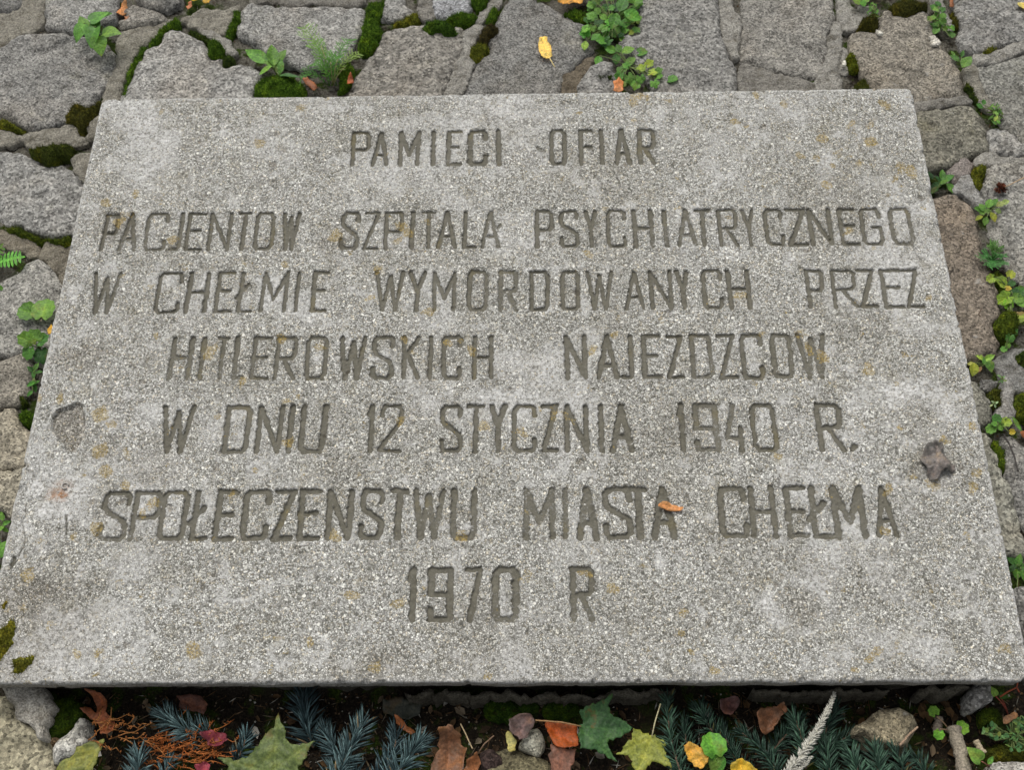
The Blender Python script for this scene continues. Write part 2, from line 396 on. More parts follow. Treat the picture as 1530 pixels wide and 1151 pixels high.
# ------------------------------------------------------------------ the memorial slab with its carved inscription
GL = {
 'A': [[(0, 0), (.5, 1), (1, 0)], [(.2, .3), (.8, .3)]],
 'C': [[(1, .78), (1, .93), (.88, 1), (.14, 1), (0, .9), (0, .1), (.14, 0), (.88, 0), (1, .07), (1, .24)]],
 'D': [[(0, 0), (0, 1), (.84, 1), (1, .9), (1, .1), (.84, 0), (0, 0)]],
 'E': [[(1, 1), (0, 1), (0, 0), (1, 0)], [(0, .52), (.82, .52)]],
 'F': [[(1, 1), (0, 1), (0, 0)], [(0, .5), (.85, .5)]],
 'G': [[(1, .76), (1, .93), (.88, 1), (.14, 1), (0, .9), (0, .1), (.14, 0), (.86, 0), (1, .1), (1, .48), (.5, .48)]],
 'H': [[(0, 0), (0, 1)], [(1, 0), (1, 1)], [(0, .5), (1, .5)]],
 'I': [[(.5, 0), (.5, 1)]],
 'J': [[(1, 1), (1, .08), (.8, 0), (.0, 0)]],
 'K': [[(0, 0), (0, 1)], [(1, 1), (0, .48)], [(.25, .6), (1, 0)]],
 'L': [[(0, 1), (0, 0), (1, 0)]],
 'Ł': [[(0, 1), (0, 0), (1, 0)], [(-.28, .34), (.6, .68)]],
 'M': [[(0, 0), (0, 1), (.5, .3), (1, 1), (1, 0)]],
 'N': [[(0, 0), (0, 1), (1, 0), (1, 1)]],
 'O': [[(0, .1), (0, .9), (.14, 1), (.86, 1), (1, .9), (1, .1), (.86, 0), (.14, 0), (0, .1)]],
 'P': [[(0, 0), (0, 1), (.86, 1), (1, .92), (1, .56), (.86, .46), (0, .46)]],
 'R': [[(0, 0), (0, 1), (.86, 1), (1, .92), (1, .58), (.86, .48), (0, .48)], [(.4, .48), (1, 0)]],
 'S': [[(1, .78), (1, .92), (.86, 1), (.16, 1), (0, .9), (0, .72), (.12, .6), (.9, .38), (1, .28), (1, .1), (.86, 0), (.14, 0), (0, .08), (0, .24)]],
 'T': [[(0, 1), (1, 1)], [(.5, 1), (.5, 0)]],
 'U': [[(0, 1), (0, .1), (.14, 0), (.86, 0), (1, .1), (1, 1)]],
 'W': [[(0, 1), (.26, 0), (.5, .9), (.74, 0), (1, 1)]],
 'Y': [[(0, 1), (.5, .5), (1, 1)], [(.5, .5), (.5, 0)]],
 'Z': [[(0, 1), (1, 1), (0, 0), (1, 0)]],
 '1': [[(.5, 0), (.5, 1)], [(.5, 1), (.2, .8)]],
 '2': [[(0, .8), (0, .92), (.14, 1), (.86, 1), (1, .92), (1, .66), (0, .04)], [(0, 0), (1, 0)]],
 '4': [[(.45, 1), (0, .28), (1, .28)], [(.9, .5), (.9, 0)]],
 '7': [[(0, 1), (1, 1), (.3, 0)]],
 '9': [[(1, .5), (0, .5), (0, 1), (1, 1), (1, 0), (0, 0), (0, .2)]],
 '0': [[(0, .1), (0, .9), (.14, 1), (.86, 1), (1, .9), (1, .1), (.86, 0), (.14, 0), (0, .1)]],
 '.': [[(.4, .0), (.6, .06)]],
}
# per line: x, top y, bottom y near its start and near its end; then the letters with their left and right edge
LINES = [
 ((540, 196, 247), (965, 192, 245), .0036, "P525-554 A555-582 M596-627 I640-654 E667-690 C700-728 I738-752 O822-846 F866-887 I892-906 A917-943 R954-979"),
 ((180, 319, 375), (1350, 310, 365), .0031, "P152-176 A179-208 C217-250 J257-271 E279-306 N311-345 T353-374 O381-409 W420-447 S509-537 Z544-567 P575-602 I609-623 T630-651 A654-682 L693-714 A718-747 P800-826 S836-865 Y873-893 C907-935 H947-976 I987-1001 A1012-1041 T1039-1062 R1073-1102 Y1110-1129 C1143-1171 Z1176-1206 N1210-1243 E1254-1282 G1287-1318 O1331-1364"),
 ((150, 407, 468), (1365, 402, 459), .0031, "W135-177 C233-271 H279-311 E323-349 Ł357-380 M391-429 I437-451 E466-490 W560-603 Y611-637 M647-681 O699-729 R746-774 D792-820 O838-866 W877-916 A933-962 N971-1004 Y1011-1031 C1049-1080 H1088-1121 P1206-1233 R1244-1280 Z1283-1309 E1318-1350 Z1350-1377"),
 ((250, 504, 567), (1230, 499, 565), .0033, "H253-287 I295-309 T322-341 L350-368 E376-404 R411-443 O457-489 W505-547 S556-588 K601-628 I636-650 C660-690 H707-736 N844-877 A892-924 J929-945 E960-988 Z996-1022 D1032-1065 Z1073-1101 C1107-1141 O1153-1185 W1194-1236"),
 ((250, 606, 677), (1250, 603, 674), .0036, "W239-288 D335-372 N383-421 I427-441 U449-487 1547-563 2566-602 S657-691 T697-724 Y731-757 C766-801 Z810-834 N844-879 I890-906 A913-946 11012-1028 91038-1073 41084-1112 01124-1161 R1221-1260 .1266-1276"),
 ((165, 734, 808), (1320, 726, 803), .0039, "S149-193 P196-238 O238-280 Ł287-316 E321-354 C362-402 Z408-440 E445-480 N488-526 S537-574 T582-609 W616-664 U674-711 M784-828 I837-853 A862-894 S902-944 T942-969 A973-1010 C1075-1117 H1121-1160 E1174-1208 Ł1212-1247 M1245-1293 A1305-1340"),
 ((616, 849, 929), (870, 847, 927), .0041, "1607-625 9641-676 7693-722 0738-773 R853-888"),
]
SW, SH, TH = 1.25, .913, .034
def build_slab():
    n1, n2 = 1251, 914
    U, Vv = np.meshgrid(np.linspace(-SW/2, SW/2, n1), np.linspace(0, SH, n2))
    X, Y = U.copy(), Vv.copy(); rc = .016
    for sx in (-1, 1):
        for ey, sy in ((0, -1), (SH, 1)):
            a = (X*sx-(SW/2-rc))/rc; b = ((Y-ey)*sy+rc)/rc
            k = (a > 0) & (b > 0)
            A, B_ = a[k], b[k]
            X[k] = sx*(SW/2-rc+rc*A*np.sqrt(1-B_*B_/2)); Y[k] = ey+sy*(-rc+rc*B_*np.sqrt(1-A*A/2))
    # uneven, slightly wandering edges
    ed = np.minimum(np.minimum(U+SW/2, SW/2-U), np.minimum(Vv, SH-Vv))
    wob = np.exp(-ed/.02)
    X += wob*.0018*fbm(U, Vv, 30, 5, 51); Y += wob*.0014*fbm(U, Vv, 30, 5, 52)
    carve = np.zeros_like(X); depth = np.zeros_like(X)
    wn_ = fbm(X, Y, 170, 3, 61); fade = fbm(X, Y, 14, 3, 62); rag = fbm(X, Y, 330, 2, 63)
    dx = SW/(n1-1); dy = SH/(n2-1)
    for (xa, ta, ba), (xb, tb, bb), hw, txt in LINES:
        for tok in txt.split():
            ch = tok[0]; l, r = (float(q) for q in tok[1:].split('-'))
            xc = (l+r)/2; f = (xc-xa)/(xb-xa); top = ta+(tb-ta)*f; bot = ba+(bb-ba)*f; mid = (top+bot)/2
            c = at(xc, mid); y1 = at(xc, top).y; y0 = at(xc, bot).y
            lean = abs(proj((c.x, y1, 0))[0]-proj((c.x, y0, 0))[0])
            w = max((at(xc+(r-l)/2, mid).x-at(xc-(r-l)/2, mid).x)-lean*mpp(xc, mid, 0)*.12-hw*1.35, .012)
            if ch in '.': w = .012
            w *= random.uniform(.96, 1.04); sk = random.uniform(-.02, .02); dep = random.uniform(.0032, .0042); hw_l = hw*random.uniform(.9, 1.12)
            for st in GL[ch]:
                q = [(c.x+(a-.5)*w+sk*(b-.5)*w+random.uniform(-.0008, .0008), y0+hw*.6+b*(y1-y0-hw*1.2)+random.uniform(-.0008, .0008)) for a, b in st]
                for p0, p1 in zip(q, q[1:]):
                    i0 = int((min(p0[0], p1[0])+SW/2-.012)/dx); i1 = int((max(p0[0], p1[0])+SW/2+.012)/dx)+2
                    j0 = int((min(p0[1], p1[1])-.012)/dy); j1 = int((max(p0[1], p1[1])+.012)/dy)+2
                    s = (slice(max(j0, 0), j1), slice(max(i0, 0), i1))
                    P = np.stack([X[s].ravel(), Y[s].ravel()], 1)
                    d = segdist(P, np.array(p0), np.array(p1)).reshape(X[s].shape)
                    ww = hw_l*1.15*(1+.36*wn_[s]+.26*rag[s])
                    horiz = abs(p1[0]-p0[0]) > 3*abs(p1[1]-p0[1])
                    if horiz: ww = ww*.88
                    m = sstep(-.0003, .0013, ww-d)
                    st_ = np.clip(1.05+.9*fade[s]+.3*wn_[s], .66, 1.0)
                    carve[s] = np.maximum(carve[s], m*np.clip(st_*1.15, 0, 1)); depth[s] = np.maximum(depth[s], m*dep*st_)
    z = -depth
    # surface: granular, worn, broad undulation
    z += .0005*fbm(X, Y, 300, 2, 71)+.0009*fbm(X, Y, 30, 3, 72)+.0012*fbm(X, Y, 6, 3, 73)
    wa = fbm(X, Y, 12, 4, 85)*.05; wb = fbm(X, Y, 12, 4, 86)*.05
    film = .75*sstep(.08, .50, fbm(X+wa, Y+wb, 11, 6, 81, .62)+.14*sstep(.72, .9, Y))
    film = np.maximum(film, .65*sstep(.22, .5, fbm(X+wa*.3, Y+wb*.3, 38, 5, 82, .6)))
    lich = .0*X; rust = 0*X; dark = 0*X
    wx, wy = fbm(X, Y, 60, 3, 83)*.010, fbm(X, Y, 60, 3, 84)*.010
    def blob(px, py, r, sh=.35, wobble=1.0, ax=1.0):
        c = at(px, py); k = mpp(px, py, 0)*r
        d = np.hypot((X+wx*wobble-c.x)/ax, Y+wy*wobble-c.y)/k
        return 1-sstep(1-sh, 1+sh, d)
    for px, py, r, s in ((585, 270, 60, .7), (200, 745, 70, .9), (95, 720, 55, .9), (760, 165, 70, .75), (640, 150, 90, .6), (310, 440, 36, .9), (1220, 385, 26, 1), (1200, 705, 40, .9),
                         (60, 700, 40, .9), (60, 790, 50, .8), (820, 150, 50, .6), (1000, 150, 60, .4), (350, 640, 40, .6), (230, 250, 55, .5), (420, 210, 60, .5), (1470, 640, 30, .5),
                         (900, 1000, 60, .3), (1240, 1000, 40, .5), (300, 1000, 40, .5), (1080, 990, 30, .5), (1215, 735, 40, .7), (1000, 165, 40, .4), (840, 600, 22, .6)):
        film = np.maximum(film, s*blob(px, py, r, .7, 3.5)*sstep(-.35, .35, fbm(X+wa, Y+wb, 26, 5, 87, .62)))
    for px, py, r in ((1190, 895, 46), (1368, 615, 48)):       # pale rings left by old grave candles
        ring = blob(px, py, r*1.25, .2, .6)*(1-.8*blob(px+4, py+12, r*.72, .3, .8))
        film = np.maximum(film, ring*.95*sstep(-.35, .3, fbm(X, Y, 34, 5, 88)))
    film *= (1-.6*blob(1205, 905, 30, .3))*(1-blob(130, 527, 24, .3)*.0)
    for px, py, r in ((240, 167, 6), (450, 163, 8), (388, 212, 9), (952, 141, 8), (966, 146, 6), (950, 153, 8), (1000, 150, 6), (1171, 155, 8), (1129, 140, 5), (1322, 154, 8), (865, 170, 4),
                      (950, 178, 5), (1100, 178, 5), (1115, 188, 4), (1345, 250, 9), (1362, 256, 9), (1340, 262, 6), (1338, 267, 6), (1270, 183, 6), (1300, 187, 7), (1225, 205, 8), (1300, 212, 8), (1255, 222, 4), (1196, 232, 7),
                      (1220, 236, 6), (1285, 243, 6), (1243, 250, 5), (1233, 275, 8), (1380, 310, 5), (1266, 347, 7), (880, 381, 6), (600, 335, 8), (608, 347, 8), (595, 358, 6), (565, 402, 7), (552, 446, 7), (640, 468, 7),
                      (500, 352, 12), (317, 520, 10), (310, 530, 8), (362, 572, 8), (420, 505, 8), (480, 515, 9), (232, 503, 6), (325, 622, 6), (425, 600, 6), (600, 625, 6), (605, 505, 6), (670, 508, 7), (706, 525, 8),
                      (884, 523, 7), (918, 498, 6), (783, 643, 8), (722, 637, 7), (430, 660, 9), (1140, 497, 6), (1200, 500, 8), (1228, 535, 9), (1296, 555, 8), (1295, 545, 5), (1105, 442, 9), (1386, 446, 7), (1162, 680, 8),
                      (230, 753, 8), (215, 768, 8), (141, 792, 7), (155, 705, 9), (183, 727, 8), (150, 618, 11), (148, 672, 13), (165, 632, 6), (57, 593, 6), (90, 596, 7), (345, 735, 6), (384, 702, 5), (500, 800, 9), (690, 800, 9),
                      (1395, 722, 12), (1400, 716, 8), (1410, 660, 7), (1330, 730, 6), (1365, 712, 6), (1330, 733, 7), (1320, 790, 8), (1345, 640, 5), (1340, 575, 6), (1455, 640, 7), (1460, 705, 6), (1455, 730, 8), (525, 893, 9),
                      (918, 880, 9), (874, 856, 6), (1018, 915, 8), (1015, 948, 6), (1030, 974, 6), (1066, 1003, 7), (590, 903, 7), (113, 980, 8), (147, 974, 6), (145, 1010, 4), (40, 860, 12), (110, 805, 8), (150, 790, 7), (560, 996, 9),
                      (1300, 985, 8), (1310, 975, 9), (1505, 972, 10), (1280, 1000, 6), (730, 1010, 7), (290, 970, 12), (460, 960, 7), (1210, 520, 7), (90, 340, 6), (160, 300, 8), (200, 290, 6), (180, 330, 8), (430, 395, 6), (260, 360, 7)):
        lich = np.maximum(lich, (.6+.4*RS.rand())*blob(px, py, r*1.15, .5, .8))
    lich = np.maximum(lich, .55*sstep(.45, .65, fbm(X, Y, 55, 4, 91)))
    for px, py, r, s in ((500, 360, 22, .5), (150, 670, 22, .5), (40, 900, 50, .55), (90, 930, 60, .35), (30, 990, 40, .4), (130, 528, 26, .5), (560, 1000, 35, .4), (500, 1002, 20, .5), (590, 985, 30, .35), (1400, 690, 34, .45),
                         (700, 990, 80, .18), (180, 340, 30, .4), (230, 690, 40, .3), (1200, 905, 26, .35)):
        dark = np.maximum(dark, s*blob(px, py, r, .6, 2))
    edge_d = np.minimum(np.minimum(X+SW/2, SW/2-X), np.minimum(Y, SH-Y))
    # old spalls and the chip by the left edge
    chip = np.array([at(a, b)[:2] for a, b in ((77, 622), (86, 611), (103, 606), (115, 599), (125, 604), (128, 622), (130, 640), (120, 660), (112, 676), (100, 674), (88, 658), (77, 640))])
    i = (X < -.42) & (Y > .25) & (Y < .5)
    P = np.stack([X[i]+wx[i]*.25, Y[i]+wy[i]*.25], 1)
    sd_ = polydist(P, chip)*np.where(inside(P, chip), 1, -1)+.0012*fbm(X[i], Y[i], 150, 3, 96)
    mm = sstep(-.0005, .0025, sd_); z[i] -= mm*.0065+mm*.0012*fbm(X[i], Y[i], 120, 3, 95)
    dark[i] = np.maximum(dark[i], mm*.72); film[i] *= (1-mm)
    def line(pxs, w, dep, cv=.7):
        q = np.array([at(a, b)[:2] for a, b in pxs]); lo = q.min(0)-.02; hi = q.max(0)+.02
        j = (X > lo[0]) & (X < hi[0]) & (Y > lo[1]) & (Y < hi[1])
        P = np.stack([X[j]+wx[j]*.3, Y[j]+wy[j]*.3], 1)
        m = sstep(0, .0009, w-polydist(P, q, False)); z[j] -= m*dep; carve[j] = np.maximum(carve[j], m*cv)
    line([(40, 752), (34, 780), (37, 800), (34, 820), (26, 836), (18, 850)], .0010, .003)
    line([(98, 770), (101, 785), (98, 800)], .0018, .003)
    line([(18, 846), (20, 834)], .003, .004, .8)
    line([(55, 690), (44, 700), (42, 722)], .0007, .0015, .4)
    line([(40, 702), (50, 712), (46, 716)], .0012, .002, .4)
    line([(842, 150), (850, 152), (856, 148)], .0012, .002); line([(805, 220), (812, 224)], .004, .002, .6)
    line([(745, 340), (748, 336)], .0035, .002, .7)
    for px, py, r in ((70, 765, 13), (52, 733, 14), (98, 770, 10)):
        b_ = blob(px, py, r, .15, .4); z += b_*.0011; film = np.maximum(film, b_*.9)
    rust = blob(90, 737, 15, .7, 1.2)*.95
    film = np.maximum(film, .9*blob(100, 735, 40, .6, 2))
    lich *= (1-blob(90, 737, 20)); 
    rnd = fbm(X, Y, 45, 4, 97)
    for k in range(46):                                     # little pits
        px, py = random.uniform(60, 1480), random.uniform(150, 1010)
        b_ = blob(px, py, random.uniform(2.5, 6), .4, .4); z -= b_*.0016; dark = np.maximum(dark, b_*.7)
    # worn rounded arris with small nicks
    re = .0032+.0018*fbm(X, Y, 35, 3, 98); dd = np.clip(edge_d, 0, None)
    k = dd < re; z[k] -= (re-np.sqrt(np.clip(re*re-(re-dd)**2, 0, None)))[k]
    z -= .006*sstep(.35, .6, fbm(X, Y, 70, 3, 99))*np.exp(-dd/.005)
    X -= np.sign(U)*.002*sstep(.42, .6, fbm(X, Y, 45, 3, 100))*np.exp(-(SW/2-np.abs(U))/.006); Y += .0016*sstep(.42, .6, fbm(X, Y, 45, 3, 101))*(np.exp(-Vv/.006)-np.exp(-(SH-Vv)/.006))
    film = np.maximum(film, np.exp(-dd/.0045)*.95)
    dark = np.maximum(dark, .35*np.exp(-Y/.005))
    Vt = np.column_stack([X.ravel(), Y.ravel(), z.ravel()])
    ix = np.arange(n1*n2).reshape(n2, n1)
    F = np.stack([ix[:-1, :-1], ix[:-1, 1:], ix[1:, 1:], ix[1:, :-1]], -1).reshape(-1, 4)
    loop = np.concatenate([ix[0, :-1], ix[:-1, -1], ix[-1, :0:-1], ix[:0:-1, 0]]); nl = len(loop)
    cur = loop; VV = [Vt]; FF = [F]; base = len(Vt)
    bx = Vt[loop]; nrm = np.roll(bx, -1, 0)-np.roll(bx, 1, 0); nrm = np.stack([nrm[:, 1], -nrm[:, 0]], 1); nrm /= np.linalg.norm(nrm, axis=1)[:, None]+1e-12
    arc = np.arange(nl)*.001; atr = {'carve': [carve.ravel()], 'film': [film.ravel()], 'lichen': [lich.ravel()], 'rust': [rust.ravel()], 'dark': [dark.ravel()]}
    for kk, dz in enumerate((-.007, -.013, -.020, -.027, -TH)):
        ring = bx.copy(); ring[:, 2] = dz; o_ = .0012*fbm(arc, arc*0+dz*9, 40, 4, 110)-.0008*kk
        if kk == 4: o_ -= .006
        ring[:, :2] += nrm*o_[:, None]
        VV.append(ring); nw = np.arange(nl)+base; base += nl
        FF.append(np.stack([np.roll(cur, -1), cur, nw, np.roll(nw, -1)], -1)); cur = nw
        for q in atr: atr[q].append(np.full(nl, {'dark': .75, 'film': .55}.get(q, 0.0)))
    Vall = np.vstack(VV); Fall = np.vstack(FF)
    me = bpy.data.meshes.new('memorial_slab')
    me.vertices.add(len(Vall)); me.vertices.foreach_set('co', Vall.astype(np.float32).ravel())
    me.loops.add(Fall.size); me.loops.foreach_set('vertex_index', Fall.astype(np.int32).ravel())
    me.polygons.add(len(Fall)); me.polygons.foreach_set('loop_start', (np.arange(len(Fall))*4).astype(np.int32))
    me.update(calc_edges=True); me.polygons.foreach_set('use_smooth', [True]*len(Fall))
    for q, a in atr.items():
        g = me.attributes.new(q, 'FLOAT', 'POINT'); g.data.foreach_set('value', np.concatenate(a).astype(np.float32))
    me.materials.append(SLABM)
    o = bpy.data.objects.new('memorial_slab', me); COL.objects.link(o); o['_o'] = [0, 0, 0]
    tag(o, 'grey washed concrete memorial slab carved with a Polish inscription dated 1970', 'memorial slab')
    # rough foundation under it
    pl = []
    for k in range(160):
        t = k/160*4; s = int(t); f = t-s; i_ = .019
        p = [(-SW/2+i_+f*(SW-2*i_), i_), (SW/2-i_, i_+f*(SH-2*i_)), (SW/2-i_-f*(SW-2*i_), SH-i_), (-SW/2+i_, SH-i_-f*(SH-2*i_))][s]
        pl.append(p)
    pl = np.array(pl); n = fbm(pl[:, 0], pl[:, 1], 9, 4, 120)
    pl[:, 1] += np.where(pl[:, 1] < .03, -.008*np.clip(n+.1, -.4, 1), 0)
    slab_of('foundation', None, -TH-.001, .09, MORT, res=.012, edge=.006, edge_w=.004, rough=.0008, seed=77, color=(.085, .08, .062), parent=o, pts=pl, smooth=0, jitter=.004)
    for px_, zz_ in (('600,1036 640,1033 760,1036 880,1036 1010,1032 1012,1037 960,1040 900,1043 820,1044 740,1042 660,1042 610,1040', -.050), ('1372,1024 1400,1026 1440,1022 1452,1026 1444,1031 1420,1034 1395,1035 1376,1032', -.050), ('1120,1034 1200,1032 1290,1030 1330,1028 1330,1033 1260,1037 1180,1039 1130,1038', -.050)):
        slab_of('mortar_ledge', [tuple(float(v) for v in q.split(',')) for q in px_.split()], zz_, .05, MORT, res=.0025, edge=.002, edge_w=.002, rough=.002, freq=70, seed=int(-zz_*9999), color=(.105, .096, .074), parent=o, jitter=.004, fine=.001)
    V, F = tube([at(98, 727, .0)+Vector((.0042*math.cos(a), .0042*math.sin(a), .0018)) for a in np.linspace(0, 5.4, 12)], .0012, 6)
    mesh_ob('metal_stub', V, F, METAL, o, True, None, None, (.34, .32, .29))
    return o
build_slab()

exec_order = []
